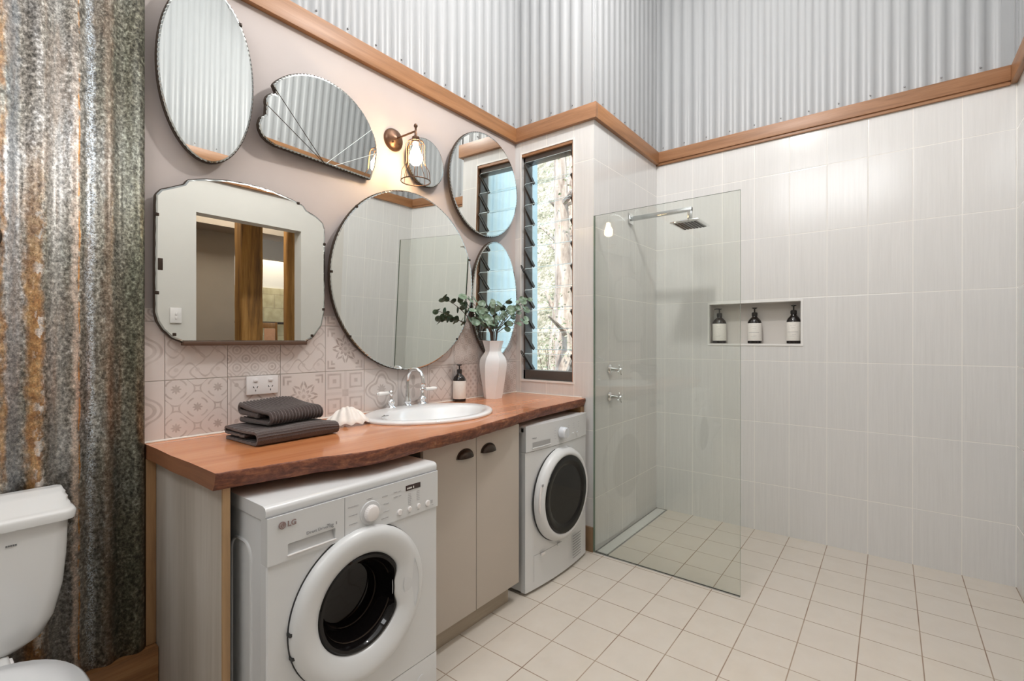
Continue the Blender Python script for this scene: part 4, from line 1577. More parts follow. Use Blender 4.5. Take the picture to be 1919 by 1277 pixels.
rl = random.Random(11)
t = thing('eucalyptus_sprigs', (VX, VY, 1.2), 'round-leaved eucalyptus sprigs standing in the white vase', 'foliage')
VXY = Vector((VX, VY, 1.06))
tips = [  # (tip position, bend)
    (Vector((1.89, 1.80, 1.47)), .05), (Vector((1.90, 1.74, 1.40)), .02), (Vector((1.89, 1.77, 1.34)), .08), (Vector((2.00, 1.84, 1.47)), .05),
    (Vector((2.08, 1.76, 1.46)), .03), (Vector((2.20, 1.77, 1.42)), .03), (Vector((2.34, 1.78, 1.48)), .03), (Vector((2.44, 1.84, 1.44)), .02),
    (Vector((2.47, 1.82, 1.50)), .04), (Vector((2.14, 1.86, 1.36)), .02), (Vector((1.95, 1.74, 1.36)), .05), (Vector((2.30, 1.72, 1.36)), .03)]


def leaf_mesh(b, c, nrm, along, r):
    """a round, slightly cupped leaf on a short stalk"""
    nrm = nrm.normalized()
    u = (along - nrm * along.dot(nrm)).normalized()
    v = nrm.cross(u)
    n = 12
    vs = [c + u * r * .95]
    for ring, k in ((.55, 0.0), (1., 1.)):
        for i in range(n):
            a = 2 * PI * i / n
            rr_ = r * ring * (1 + .10 * math.cos(a))
            vs.append(c + u * (r * .95 + rr_ * math.cos(a)) + v * rr_ * .92 * math.sin(a) + nrm * (r * .22 * ring * ring))
    fs = [(0, 1 + i, 1 + (i + 1) % n) for i in range(n)]
    fs += [(1 + i, 1 + n + i, 1 + n + (i + 1) % n, 1 + (i + 1) % n) for i in range(n)]
    b.add(vs, fs)


nleaf = 0
for tip, bend in tips:
    mid_ = (VXY + Vector((0, 0, .19)) + (tip - VXY) * .12)
    ctl = (mid_ + tip) / 2 + Vector((0, 0, bend))
    path = [VXY + (mid_ - VXY) * k / 3 for k in range(3)]
    for k in range(9):
        f = k / 8
        path.append(mid_ * (1 - f) ** 2 + ctl * 2 * f * (1 - f) + tip * f * f)
    sb = B().tube(path, [.003] * 4 + [.0026 - .0002 * k for k in range(len(path) - 4)], 6)
    st = sb.build('sprig_stem', 'stem', t)
    first_l = None
    for k in range(3, len(path)):
        p_ = path[k]
        d = (path[k] - path[k - 1]).normalized()
        if k < 5: continue
        nn = 1
        if k == len(path) - 1:
            nn = 2
        for q in range(nn):
            lb = B()
            side_ = d.cross(Vector((0, 0, 1))).normalized() * (1 if (q + k) % 2 else -1)
            al = (side_ + d * .5 + Vector((rl.uniform(-.4, .4), rl.uniform(-.5, .2), rl.uniform(-.3, .6)))).normalized()
            nr = Vector((rl.uniform(-.7, .5), rl.uniform(-1.1, -.2), rl.uniform(.0, .9)))
            r_ = rl.uniform(.0165, .0250)
            # leaves stay clear of the mirror and the walls
            base = Vector((min(p_.x, XW - .035), min(p_.y, YV - .10), max(p_.z, 1.225)))
            if base.y + al.y * 2 * r_ > YV - .075: al.y = -abs(al.y)
            if base.x + al.x * 2 * r_ > XW - .02: al.x = -abs(al.x)
            leaf_mesh(lb, base, nr, al, r_)
            lo = lb.build('leaf', 'leaf', t, 60, fixn=False)
            nleaf += 1
            if nleaf >= 99: break
        if nleaf >= 99: break
    if nleaf >= 99: break


# ================================================================== SHELL, TOWELS, OUTLET
t = B()
HC = Vector((1.130, 1.775, .9))
ns, nr = 120, 16
vs = []
for layer in (0, 1):
    for j in range(nr + 1):
        f = j / nr
        for i in range(ns + 1):
            th = -1.15 + 2.3 * i / ns
            R_ = .112 * (1 - .16 * abs(th / 1.15) ** 3)
            rib = .5 + .5 * math.cos(th / 2.3 * 2 * PI * 6)     # 1 on ridge
            r_ = R_ * f * (1 + .07 * rib * f)
            # dome: rises steeply from the hinge and falls to the scalloped lip
            dome = math.sin(PI * min(1., f * .93 + .07)) ** .75
            h = .066 * dome * (1 - .50 * abs(th / 1.15) ** 2) * (1.18 - .3 * f) + .009 * f * rib
            lip = max(0., f - .72) / .28
            h += (1 - rib) * .016 * lip * lip
            h = max(h, .0)
            # facing the camera side
            d = Vector((math.sin(th - .35), -math.cos(th - .35), 0))
            p_ = HC + d * r_ + Vector((0, 0, h + (.002 if layer == 0 else -.0015)))
            p_.z = max(p_.z, .9006 if layer == 0 else .9003)
            vs.append(p_)
W_ = ns + 1
L0 = (nr + 1) * W_
fs = []
for j in range(nr):
    for i in range(ns):
        a = j * W_ + i
        fs.append((a, a + 1, a + W_ + 1, a + W_))
        fs.append((L0 + a + W_, L0 + a + W_ + 1, L0 + a + 1, L0 + a))
for i in range(ns):
    a = nr * W_ + i
    fs.append((a, a + 1, L0 + a + 1, L0 + a))
t.add(vs, fs)
o = t.build('clam_shell', 'shell', None, 70)
tag(o, 'white ribbed clam shell on the bench between towels and basin', 'sea shell')


def towel(name, x0, x1, y0, y1, z0, h, rot, ribs_along, label, wedge=0.):
    """folded towel: a folded-over profile in the y-z plane swept along x"""
    cx_, cy_ = (x0 + x1) / 2, (y0 + y1) / 2
    w_, d_ = x1 - x0, y1 - y0
    tk = .0065   # cloth half thickness
    # centre line of the cloth, folded: starts inside, goes round the outside
    cl = []
    hh = h / 2
    def arc(cy0, cz0, r_, a0, a1, n=8):
        for k in range(n + 1):
            a = a0 + (a1 - a0) * k / n
            cl.append((cy0 + r_ * math.cos(a), cz0 + r_ * math.sin(a)))
    R1 = hh - tk
    # outer loop: bottom from back to front, round the front, top back, round the back nearly closed, inner layer returning
    f_, bk = -d_ / 2 + R1 + tk, d_ / 2 - R1 - tk
    for k in range(8):
        cl.append((bk - (bk - f_) * k / 8, tk + .0))
    arc(f_, hh, R1, -PI / 2, -3 * PI / 2, 12)
    for k in range(1, 8):
        cl.append((f_ + (bk - f_) * k / 8, h - tk - .004 * math.sin(PI * k / 8)))
    r2 = R1 * .5
    arc(bk, h - tk - r2, r2, PI / 2, -PI / 2, 8)
    for k in range(1, 7):
        cl.append((bk - (bk - f_) * .78 * k / 7, h - tk - 2 * r2 - .002 * math.sin(3 * k)))
    n = len(cl)
    ribs_n = 0
    nx = 150 if not ribs_along else 24
    # arc length
    L_ = [0]
    for i in range(1, n):
        L_.append(L_[-1] + math.dist(cl[i], cl[i - 1]))
    if ribs_along:     # refine profile so ribs run along x
        fine = []
        tot = L_[-1]
        ns_ = 170
        j = 0
        for k in range(ns_ + 1):
            s_ = tot * k / ns_
            while j < n - 2 and L_[j + 1] < s_:
                j += 1
            f = (s_ - L_[j]) / max(1e-9, L_[j + 1] - L_[j])
            fine.append((cl[j][0] * (1 - f) + cl[j + 1][0] * f, cl[j][1] * (1 - f) + cl[j + 1][1] * f))
        cl = fine
        n = len(cl)
        L_ = [0]
        for i in range(1, n):
            L_.append(L_[-1] + math.dist(cl[i], cl[i - 1]))
    nrm = []
    for i in range(n):
        a, b_ = cl[max(0, i - 1)], cl[min(n - 1, i + 1)]
        dx, dz = b_[0] - a[0], b_[1] - a[1]
        l_ = math.hypot(dx, dz) or 1
        nrm.append((-dz / l_, dx / l_))
    vs = []
    Rm = Matrix.Rotation(rot, 4, 'Z')
    for ix in range(nx + 1):
        X_ = -w_ / 2 + w_ * ix / nx
        sag = .0015 * math.sin(X_ * 30) - .10 * h * (X_ / w_ * 2) ** 4
        for i in range(n):
            # cross-section ring: outer side then inner side
            if ribs_along:
                rb = .0018 * math.cos(L_[i] / .0085 * 2 * PI)
            else:
                rb = .0026 * math.cos(X_ / .0125 * 2 * PI)
            for sd in (1, -1):
                t_ = tk * .62 + rb * (1 if sd == -1 or True else 0)
                py, pz = cl[i][0] - nrm[i][0] * t_ * sd * -1, cl[i][1] - nrm[i][1] * t_ * sd * -1
                f = pz / h
                p_ = Rm @ Vector((X_, py, 0))
                vs.append((cx_ + p_.x, cy_ + p_.y, z0 + max(.0005, pz * (1 + wedge * (py / d_ + .5)) + sag * f)))
    fs = []
    S_ = n * 2
    for ix in range(nx):
        for i in range(n - 1):
            for sd in (0, 1):
                a = ix * S_ + i * 2 + sd
                q = (a, a + 2, a + S_ + 2, a + S_)
                fs.append(q if sd else q[::-1])
        for i in (0, n - 1):
            a = ix * S_ + i * 2
            fs.append((a, a + 1, a + S_ + 1, a + S_))
    for ix in (0, nx):
        for i in range(n - 1):
            a = ix * S_ + i * 2
            fs.append((a, a + 1, a + 3, a + 2))
    b = B().add(vs, fs)
    o = b.build(name, 'towel', None, 70)
    return tag(o, label, 'towel', 'folded charcoal towels on the bench')


towel('folded_towel', .692, .985, 1.580, 1.835, .9005, .052, .03, True, 'larger charcoal ribbed bath towel folded at the bottom of the pile')
towel('folded_towel', .745, .955, 1.640, 1.850, .9530, .050, .14, False, 'smaller charcoal ribbed hand towel folded on top of the pile', .55)

t = thing('power_outlet', (.868, YV - .009, 1.068), 'white double power outlet on the patterned splashback', 'power outlet')
B().box(.809, .928, YV - .019, YV - .0092, 1.032, 1.104, .002).build('cover_plate', 'plastic_white', t)
for cx_ in (.841, .898):
    B().box(cx_ - .008, cx_ + .008, YV - .0235, YV - .0185, 1.082, 1.092, .002).build('switch', 'plastic_white', t)
    b = B()
    for (dx, dz, a) in ((-.007, .003, -.5), (.007, .003, .5), (0, -.010, 0)):
        mt = Matrix.Translation((cx_ + dx, YV - .0192, 1.058 + dz)) @ Matrix.Rotation(a, 4, 'Y')
        b.box(-.0011, .0011, -.0008, .0008, -.0035, .0035, 0, mtx=mt)
    b.build('socket_slots', 'black', t, 0)

# ================================================================== MIRRORS
def outline_ellipse(cx, cz, a, b_, n=160):
    return [(cx + a * math.cos(2 * PI * i / n), cz + b_ * math.sin(2 * PI * i / n)) for i in range(n)]


def resample(poly, step):
    L_ = [0]
    n = len(poly)
    for i in range(n):
        L_.append(L_[-1] + math.dist(poly[i], poly[(i + 1) % n]))
    tot = L_[-1]
    k = max(24, int(tot / step))
    out, j = [], 0
    for q in range(k):
        s_ = tot * q / k
        while L_[j + 1] < s_:
            j += 1
        f = (s_ - L_[j]) / max(1e-9, L_[j + 1] - L_[j])
        a, b_ = poly[j % n], poly[(j + 1) % n]
        out.append((a[0] * (1 - f) + b_[0] * f, a[1] * (1 - f) + b_[1] * f))
    return out, tot


def offset_poly(poly, d):
    n = len(poly)
    out = []
    for i in range(n):
        a, b_ = poly[i - 1], poly[(i + 1) % n]
        dx, dz = b_[0] - a[0], b_[1] - a[1]
        l_ = math.hypot(dx, dz) or 1
        out.append((poly[i][0] - dz / l_ * d, poly[i][1] + dx / l_ * d))   # CCW polygon: +d is inwards
    return out


def mirror(poly, label, tilt=0., yaw=0., scallop=.0022, pitch=.022, bevel=.010, gap=.028, clips=(), name='wall_mirror', lines=(), grp=None, yoff=None, bottom_bar=None, deep=.0, tab=None):
    poly, tot = resample(poly, .0035)
    n = len(poly)
    cx_ = (min(p[0] for p in poly) + max(p[0] for p in poly)) / 2
    zb_ = min(p[1] for p in poly)
    yf_ = YV - gap - deep     # front face of glass at the pivot
    root = thing(name, (cx_, YV - gap, zb_), label, 'mirror', grp)
    k = max(8, int(round(tot / pitch)))
    sc_ = []
    nrm_out = offset_poly(poly, -1.0)
    for i in range(n):
        a = i / n * k
        w_ = abs(math.sin(PI * a))          # pinched scallops
        d = scallop * (w_ - .5) * 2
        ox, oz = nrm_out[i][0] - poly[i][0], nrm_out[i][1] - poly[i][1]
        sc_.append((poly[i][0] + ox * d, poly[i][1] + oz * d))
    inner = offset_poly(poly, bevel)
    # in tight notches the inset outline would cross itself: snap those points to the last good one
    good = [min(math.dist(inner[i], poly[j]) for j in range(n)) > bevel * .93 for i in range(n)]
    g0 = good.index(True)
    last = g0
    for q in range(n):
        i = (g0 + q) % n
        if good[i]:
            last = i
        else:
            inner[i] = inner[last]
    cap = [inner[i] for i in range(n) if good[i]]
    yb = YV - gap
    # backing board
    back = offset_poly(poly, -.0035)
    B().prism(back[::2], yb + .002, yb + .014, 'xz').build('backing_board', 'backing', root, 0)
    # silvered glass: flat field and bevel ring
    B().add([(x_, yb - .003, z_) for x_, z_ in cap], [tuple(range(len(cap)))[::-1]]).build('mirror_glass', 'mirror', root, 0, fixn=False)
    b = B()
    vs = [(x_, yb - .003, z_) for x_, z_ in inner] + [(x_, yb - .0016, z_) for x_, z_ in sc_] + [(x_, yb + .002, z_) for x_, z_ in sc_]
    fs = []
    for i in range(n):
        j = (i + 1) % n
        fs += [(i, n + i, n + j, j), (n + i, 2 * n + i, 2 * n + j, n + j)]
    b.add(vs, fs)
    b.build('bevelled_edge', 'mirror_edge', root, 0, fixn=False)
    # hanging blocks behind
    h = (max(p[1] for p in poly) - zb_)
    zt_ = zb_ + h * .75
    B().box(cx_ - .02, cx_ + .02, yb + .014, YV - (.0092 if zt_ < 1.35 else .001), zt_ - .02, zt_ + .02).build('hanger', 'backing', root)
    first = None
    for (px_, pz_) in clips:
        cb = B().box(px_ - .0055, px_ + .0055, yb - .006, yb + .003, pz_ - .0055, pz_ + .0055, .002)
        cb.build('clip', 'dark_bronze', root)
    if lines:
        for (a, b_, mt) in lines:
            dx, dz = b_[0] - a[0], b_[1] - a[1]
            l_ = math.hypot(dx, dz)
            nx_, nz__ = -dz / l_ * .0016, dx / l_ * .0016
            lb = B()
            vs = [(a[0] - nx_, yb - .0031, a[1] - nz__), (a[0] + nx_, yb - .0031, a[1] + nz__), (b_[0] + nx_, yb - .0031, b_[1] + nz__), (b_[0] - nx_, yb - .0031, b_[1] - nz__),
                  (a[0], yb - .0050, a[1]), (b_[0], yb - .0050, b_[1])]
            lb.add(vs, [(0, 4, 5, 3), (4, 1, 2, 5), (0, 1, 4), (3, 5, 2)])
            lb.build('engraved_line', mt, root, 0)
    if tab:
        B().box(tab[0] - .008, tab[0] + .006, yb - .006, yb + .004, tab[1] - .022, tab[1] + .018, .002).build('side_bracket', 'dark_bronze', root)
    if bottom_bar:
        x0_, x1_, z_ = bottom_bar
        B().box(x0_, x1_, yb - .012, yb + .016, z_ - .012, z_ + .002, .003).build('bottom_rail', plain('dark stained rail', (.09, .045, .025), .5), root)
    root.rotation_euler = (tilt, 0, yaw)
    return root


# tall oval
mirror(outline_ellipse(.666, 2.186, .151, .309), 'tall oval mirror with scalloped edge above the rectangular mirror', math.radians(1.45), gap=.042, clips=((.770, 2.412),), pitch=.016, scallop=.0012, bevel=.005)
# fan-shaped mirror
A0 = (1.112, 2.005)
fan = []


def pol(r_, deg):
    a = math.radians(deg)
    return (A0[0] + r_ * math.cos(a), A0[1] + r_ * math.sin(a))


def seg(d0, d1, r0, bul, n=10):
    for k in range(n + 1):
        f = k / n
        fan.append(pol(r0 + bul * math.sin(PI * f) ** .7, d0 + (d1 - d0) * f))


for q in ((1.357, 2.001), (1.366, 2.030), (1.377, 2.065), (1.384, 2.105), (1.3845, 2.140), (1.380, 2.172), (1.366, 2.204), (1.352, 2.224)):
    fan.append(q)
seg(43, 135, .324, .020, 30)  # big centre scallop
seg(137, 150, .290, .016)    # left upper lobe
for q in ((.860, 2.112), (.842, 2.095), (.835, 2.070), (.838, 2.050), (.852, 2.028), (.872, 2.016), (.90, 2.008)):
    fan.append(q)
ln = [(A0, pol(.285, 150), 'backing'), (A0, pol(.318, 135.5), 'backing'), ((1.125, 2.006), (1.348, 2.226), 'mirror_edge'), ((1.160, 2.004), (1.382, 2.128), 'mirror_edge')]
mirror(fan, 'fan-shaped mirror with radiating lines left of the wall lamp', math.radians(4.6), math.radians(3.0), gap=.038, lines=ln, scallop=.0015, pitch=.016, bevel=.006)
# rectangular mirror with shaped corners
rp = [(.515, 1.725), (.529, 1.745), (.56, 1.760), (.596, 1.779), (.607, 1.797), (.66, 1.814), (.733, 1.828), (.81, 1.833), (.893, 1.829), (.97, 1.815), (1.020, 1.800), (1.035, 1.782), (1.078, 1.766), (1.108, 1.745), (1.117, 1.720),
      (1.117, 1.497), (1.115, 1.363), (1.102, 1.306), (1.067, 1.259), (1.030, 1.237), (.592, 1.237), (.56, 1.252), (.535, 1.278), (.519, 1.307), (.513, 1.336), (.513, 1.512)]
mirror(rp[::-1], 'wide mirror with shaped corners and dark bottom rail above the towels', 0.0, math.radians(.2), gap=.038, scallop=.0006, pitch=.05, bevel=.005,
       clips=((.517, 1.660), (.517, 1.40), (.566, 1.262), (1.116, 1.655), (1.112, 1.375), (1.060, 1.262), (1.000, 1.805)), bottom_bar=(.590, 1.035, 1.236), tab=(.527, 1.498))
# big round mirror
mirror(outline_ellipse(1.577, 1.538, .442, .442, 240), 'largest round frameless mirror directly above the basin', math.radians(2.1), math.radians(-.4), gap=.040, scallop=.0011, pitch=.021, bevel=.005,
       clips=((1.577 - .437, 1.54), (1.577 - .32, 1.845), (1.577 + .415, 1.70), (1.577 - .34, 1.26), (1.577 + .33, 1.25)))
# small round mirror behind lamp
mirror(outline_ellipse(1.690, 2.172, .122, .122, 120), 'smallest round mirror half hidden behind the wall lamp', math.radians(1.5), gap=.038, scallop=.0012, pitch=.012, bevel=.005)
# upper right round
mirror(outline_ellipse(2.157, 2.171, .303, .303, 200), 'round scalloped mirror high up beside the window', math.radians(1.0), gap=.040, scallop=.0018, pitch=.018, bevel=.007)
# lower right oval
mirror(outline_ellipse(2.249, 1.494, .211, .352, 200), 'oval scalloped mirror behind the eucalyptus and vase', math.radians(.8), gap=.038, scallop=.0018, pitch=.018, bevel=.007)


# ================================================================== WALL LAMPS
def sconce(x, z, label, power):
    yp = YV - .001 if x > .5 else YV - .047
    ya = yp - .171
    t = thing('wall_lamp', (x, yp, z), label, 'wall lamp', 'bronze cage wall lamps')
    B().lathe([(0, 0), (.056, 0), (.056, -.004), (.050, -.014), (.038, -.022), (.020, -.027), (.009, -.034), (0, -.034)], (x, yp, z), 'y', 40).build('wall_plate', 'copper', t)
    b = B()
    b.tube([(x, yp - .03, z), (x, ya, z - .001)], .0045, 12)
    b.tube([(x - .020, yp - .02, z - .022), (x - .020, yp - .030, z - .022)], .004, 8)
    b.tube([(x + .020, yp - .02, z - .022), (x + .020, yp - .030, z - .022)], .004, 8)
    b.build('arm', 'copper', t)
    b = B()
    b.lathe([(0, .034), (.006, .032), (.009, .026), (.009, .020), (.005, .014), (.005, -.004), (.007, -.008), (.006, -.020), (.010, -.026), (.017, -.030), (.018, -.036), (.0165, -.040), (.0165, -.056), (0, -.056)], (x, ya, z), 'z', 24)
    b.build('lamp_holder', 'copper', t, 40)
    zt = z - .056
    b = B()
    N_ = 8
    rtop, rw, rbot = .036, .044, .069
    profile = [(.020, zt + .012), (rtop, zt + .002), (rw, zt - .012), (rw, zt - .095), (rw + .004, zt - .108), (rbot - .008, zt - .128), (rbot - .004, zt - .140), (rbot, zt - .185)]
    for k in range(N_):
        a = 2 * PI * k / N_ + .2
        b.tube([(x + r_ * math.cos(a), ya + r_ * math.sin(a), z_) for r_, z_ in profile], .0014, 6)
    cir = lambda r_, z_, th: b.tube([(x + r_ * math.cos(2 * PI * i / 40), ya + r_ * math.sin(2 * PI * i / 40), z_) for i in range(40)], th, 6, closed=True)
    cir(rbot, zt - .185, .0026)
    cir(rtop, zt + .002, .0016)
    b.build('cage_shade', 'copper', t, 60)
    bl = B().lathe([(0, .0), (.012, .0), (.013, -.012), (.014, -.022), (.022, -.042), (.029, -.062), (.0305, -.078), (.027, -.094), (.016, -.106), (0, -.111)], (x, ya, zt), 'z', 28).build('bulb', 'bulb', t, 60)
    l = light('lamp_bulb_light', 'POINT', (0, 0, 0), power, (1.0, .63, .34), .03)
    l.location = (0, -.171, -.056 - .065)
    l.parent = t
    return t


sconce(1.508, 2.242, 'bronze cage wall lamp glowing above the round mirror', 48.0)
t = thing('wall_hook', (.112, YV - .048, 1.524), 'round dark bronze wall hook on the rusty sheet at the left edge', 'wall hook')
B().lathe([(0, 0), (.052, 0), (.052, -.005), (.046, -.012), (.030, -.018), (.010, -.022), (0, -.022)], (.112, YV - .048, 1.524), 'y', 40).build('wall_plate', 'dark_bronze', t)
B().tube([(.112, YV - .068, 1.524), (.100, YV - .080, 1.520), (.094, YV - .085, 1.500), (.094, YV - .098, 1.490)], [.006, .005, .005, .007], 12).build('hook', 'dark_bronze', t)

# ================================================================== TOILET
t = thing('toilet', (.085, 1.6, 0), 'white close-coupled toilet in front of the rusty sheet', 'toilet')


def loft(b, rings, cap0=True, cap1=True):
    n = len(rings[0])
    vs = [p for r_ in rings for p in r_]
    fs = []
    for j in range(len(rings) - 1):
        for i in range(n):
            fs.append((j * n + i, j * n + (i + 1) % n, (j + 1) * n + (i + 1) % n, (j + 1) * n + i))
    if cap0: fs.append(tuple(range(n))[::-1])
    if cap1: fs.append(tuple((len(rings) - 1) * n + i for i in range(n)))
    b.add(vs, fs)


CXT = .083
b = B()
R = []
for (z_, hx, yfr, r_) in ((.425, .10, 1.80, .05), (.43, .125, 1.785, .05), (.45, .150, 1.775, .045), (.50, .172, 1.765, .04), (.58, .187, 1.757, .035), (.66, .193, 1.752, .032), (.760, .196, 1.749, .03)):
    yb_ = 1.897
    R.append([(x_, y_, z_) for x_, y_ in rounded_rect(CXT, (yfr + yb_) / 2, hx, (yb_ - yfr) / 2, r_)])
loft(b, R)
b.build('cistern', 'toilet', t, 60)
b = B()
R = []
for (z_, hx, yfr, r_) in ((.757, .200, 1.745, .028), (.760, .208, 1.736, .03), (.779, .211, 1.733, .032), (.785, .208, 1.737, .032), (.790, .204, 1.745, .03), (.791, .202, 1.755, .03),
                         (.798, .201, 1.760, .03), (.800, .200, 1.780, .03), (.807, .201, 1.785, .03), (.809, .200, 1.810, .028), (.816, .200, 1.815, .026), (.818, .199, 1.843, .022), (.824, .197, 1.852, .018)):
    y0_, y1_ = yfr, 1.897
    R.append([(x_, y_, z_) for x_, y_ in rounded_rect(CXT, (y0_ + y1_) / 2, hx, (y1_ - y0_) / 2, min(r_, (y1_ - y0_) / 2 - .005))])
loft(b, R)
b.build('cistern_lid', 'toilet', t, 60)
b = B()
for i in range(5):
    b.box(.157 + i * .0042, .1602 + i * .0042, 1.7495 - .0013, 1.7515, .7185, .7225)
b.build('maker_mark', plain('dark grey print mark', (.16, .16, .16), .5), t, 0)


def oval(cx, y0, y1, hw, z, n=48, sq=2.3):
    out = []
    for i in range(n):
        a = 2 * PI * i / n
        c, s_ = math.cos(a), math.sin(a)
        k = (abs(c) ** sq + abs(s_) ** sq) ** (-1 / sq)
        out.append((cx + hw * c * k, (y0 + y1) / 2 + (y1 - y0) / 2 * s_ * k, z))
    return out


b = B()
R = [oval(CXT, 1.42, 1.86, .11, .0), oval(CXT, 1.42, 1.86, .11, .05), oval(CXT, 1.40, 1.86, .10, .15), oval(CXT, 1.36, 1.85, .13, .28), oval(CXT, 1.31, 1.80, .17, .36), oval(CXT, 1.30, 1.745, .178, .395)]
loft(b, R)
b.box(CXT - .085, CXT + .085, 1.68, 1.875, .30, .4275, .01)
b.build('bowl_pedestal', 'toilet', t, 60)
b = B()
R = [oval(CXT, 1.295, 1.745, .186, .396), oval(CXT, 1.290, 1.752, .193, .404), oval(CXT, 1.290, 1.752, .193, .424), oval(CXT, 1.296, 1.746, .187, .430), oval(CXT, 1.36, 1.70, .12, .435), oval(CXT, 1.45, 1.60, .04, .4365)]
loft(b, R)
b.build('seat_lid', MatB('seat plastic', (.74, .75, .76), .12).m, t, 60)
B().box(CXT + .055, CXT + .090, 1.745, 1.780, .397, .424, .006).build('seat_hinge', 'plastic_white', t)
B().box(CXT - .090, CXT - .055, 1.745, 1.780, .397, .424, .006).build('seat_hinge', 'plastic_white', t)

# ================================================================== LIGHT SWITCH (opposite wall, seen in mirror)
t = thing('light_switch', (1.308, YO, 1.432), 'white double light switch on the wall beside the doorway', 'light switch')
B().box(1.270, 1.346, YO + .0005, YO + .009, 1.374, 1.491, .002).build('cover_plate', 'plastic_white', t)
for z_ in (1.445, 1.415):
    B().box(1.301, 1.315, YO + .008, YO + .013, z_ - .010, z_ + .010, .002).build('switch', 'plastic_white', t)

# ================================================================== NEXT ROOM (seen through the doorway, in the mirror)
struct('floor_next_room', B().box(.6, 6.2, -6.2, YO - T, -.12, 0), plain('brown floorboards', (.25, .14, .07), .4, var=.1, vs=5))
struct('ceiling_next_room', B().box(.6, 6.2, -6.2, YO - T, 3.2, 3.3), 'plaster_grey')
struct('wall_next_room_left', B().box(.5, 2.46, -2.42, -2.3, 0, 3.2), 'plaster_grey')
struct('wall_next_room_end', B().box(.6, .72, -2.3, YO - T, 0, 3.2), 'plaster_grey')
struct('wall_next_room_side', B().box(6.1, 6.2, -6.2, YO - T, 0, 3.2), 'plaster_white')
struct('trim_7', B().box(1.0, 3.1, -2.3, -1.95, 2.50, 3.2), 'plaster_grey')
struct('wall_next_room_far', B().box(.6, 6.2, -4.12, -4.0, 2.08, 3.2), 'plaster_white')
struct('wall_next_room_bulkhead', B().box(2.46, 6.1, -3.6, -3.5, 2.46, 3.2), 'plaster_grey')
struct('wall_next_room_stone', B().box(2.46, 6.2, -4.12, -3.98, 0, 2.08), 'stone')


def rough_post(x0, x1, y0, y1, z1, seed, label):
    rr = random.Random(seed)
    b = B()
    rings = []
    for k in range(25):
        z_ = z1 * k / 24
        q = [(x_, y_, z_) for x_, y_ in rounded_rect((x0 + x1) / 2 + .0015 * math.sin(k * 1.3 + seed), (y0 + y1) / 2, (x1 - x0) / 2 * (1 + rr.uniform(-.012, .012)), (y1 - y0) / 2, .02, 3)]
        rings.append(q)
    loft(b, rings)
    o = b.build('timber_post', 'log', None, 40)
    return tag(o, label, 'post')


rough_post(2.070, 2.275, -1.35, -1.17, 3.2, 1, 'thick rough-hewn timber post reflected in the wide mirror')
rough_post(2.625, 2.725, -1.47, -1.37, 3.2, 2, 'slimmer timber post near the door edge in the mirror reflection')
# high-backed chair
cx_, cy_ = 2.745, -1.98
t = thing('wooden_chair', (cx_, cy_, 0), 'high wooden chair in the next room, reflected in the wide mirror', 'chair')
for (dx, dy) in ((-.13, .13), (.13, .13)):
    B().tube([(cx_ + dx, cy_ + dy, 0), (cx_ + dx, cy_ + dy, .72)], .016, 8).build('leg', 'chair', t)
for dx in (-.13, .13):
    B().tube([(cx_ + dx, cy_ - .13, 0), (cx_ + dx, cy_ - .13, .75), (cx_ + dx, cy_ - .16, 1.46)], .016, 8).build('leg', 'chair', t)
B().box(cx_ - .16, cx_ + .16, cy_ - .15, cy_ + .16, .72, .75, .008).build('seat', 'chair', t)
B().box(cx_ - .125, cx_ + .125, cy_ - .172, cy_ - .150, 1.39, 1.455, .01).build('backrest', 'chair', t)
o = B().box(cx_ - .03, cx_ + .10, cy_ - .135, cy_ - .12, .95, 1.385, .005).build('cushion', 'fabric_pink', None)
tag(o, 'peach coloured cloth pad hanging on the wooden chair back', 'cloth')
o = B().box(2.50, 3.9, -3.97, -3.80, 1.50, 1.53, .004).build('dark_shelf', 'fabric_dark', None)
tag(o, 'thin dark shelf along the stone wall in the mirror reflection', 'shelf')
b = B()
R = [oval(2.80, -1.83, -1.64, .05, 1.0), oval(2.80, -1.85, -1.62, .09, 1.15), oval(2.79, -1.84, -1.62, .085, 1.35), oval(2.79, -1.80, -1.66, .05, 1.50), oval(2.79, -1.77, -1.69, .02, 1.56)]
loft(b, R)
for q_ in range(len(b.v)):
    b.v[q_] = (b.v[q_][0] + .04, b.v[q_][1] + .16, b.v[q_][2])
o = b.build('hanging_coat', 'fabric_dark', None, 60)
tag(o, 'dark coat hanging beside the slim timber post in the reflection', 'coat')
B_ = None

# ================================================================== OUTSIDE THE WINDOW
struct('floor_outside', B().box(XW + T, 16, -8, 14, -.5, -.42), 'stonetop')
m = MatB('leaf-littered bank', (.3, .25, .18), .9)
x, y, z = m.pos()
n1 = m.noise(m.vec(x, y, z), 2.2, 6, .7)
n2 = m.noise(m.vec(x, y, z), 14, 4, .7)
m.set('Base Color', m.ramp(m.rng(n1 * .5 + n2 * .5, .33, .67), [(0, (.07, .07, .04)), (.35, (.20, .18, .12)), (.6, (.38, .33, .26)), (1, (.66, .60, .54))]))
m.bump(n1 + n2, 1., .08)
M['bank'] = m.m
b = B()
NB = 40
vs = []
rb_ = random.Random(9)
for i in range(NB + 1):
    for j in range(NB + 1):
        f, g_ = i / NB, j / NB
        vs.append((8.5 + 9 * f, -4 + 22 * g_, -.46 + 11 * f ** .8 + (rb_.uniform(-.15, .15) if i else 0)))
b.add(vs, [(i * (NB + 1) + j, (i + 1) * (NB + 1) + j, (i + 1) * (NB + 1) + j + 1, i * (NB + 1) + j + 1) for i in range(NB) for j in range(NB)])
struct('floor_outside_bank', b, 'bank', 60)
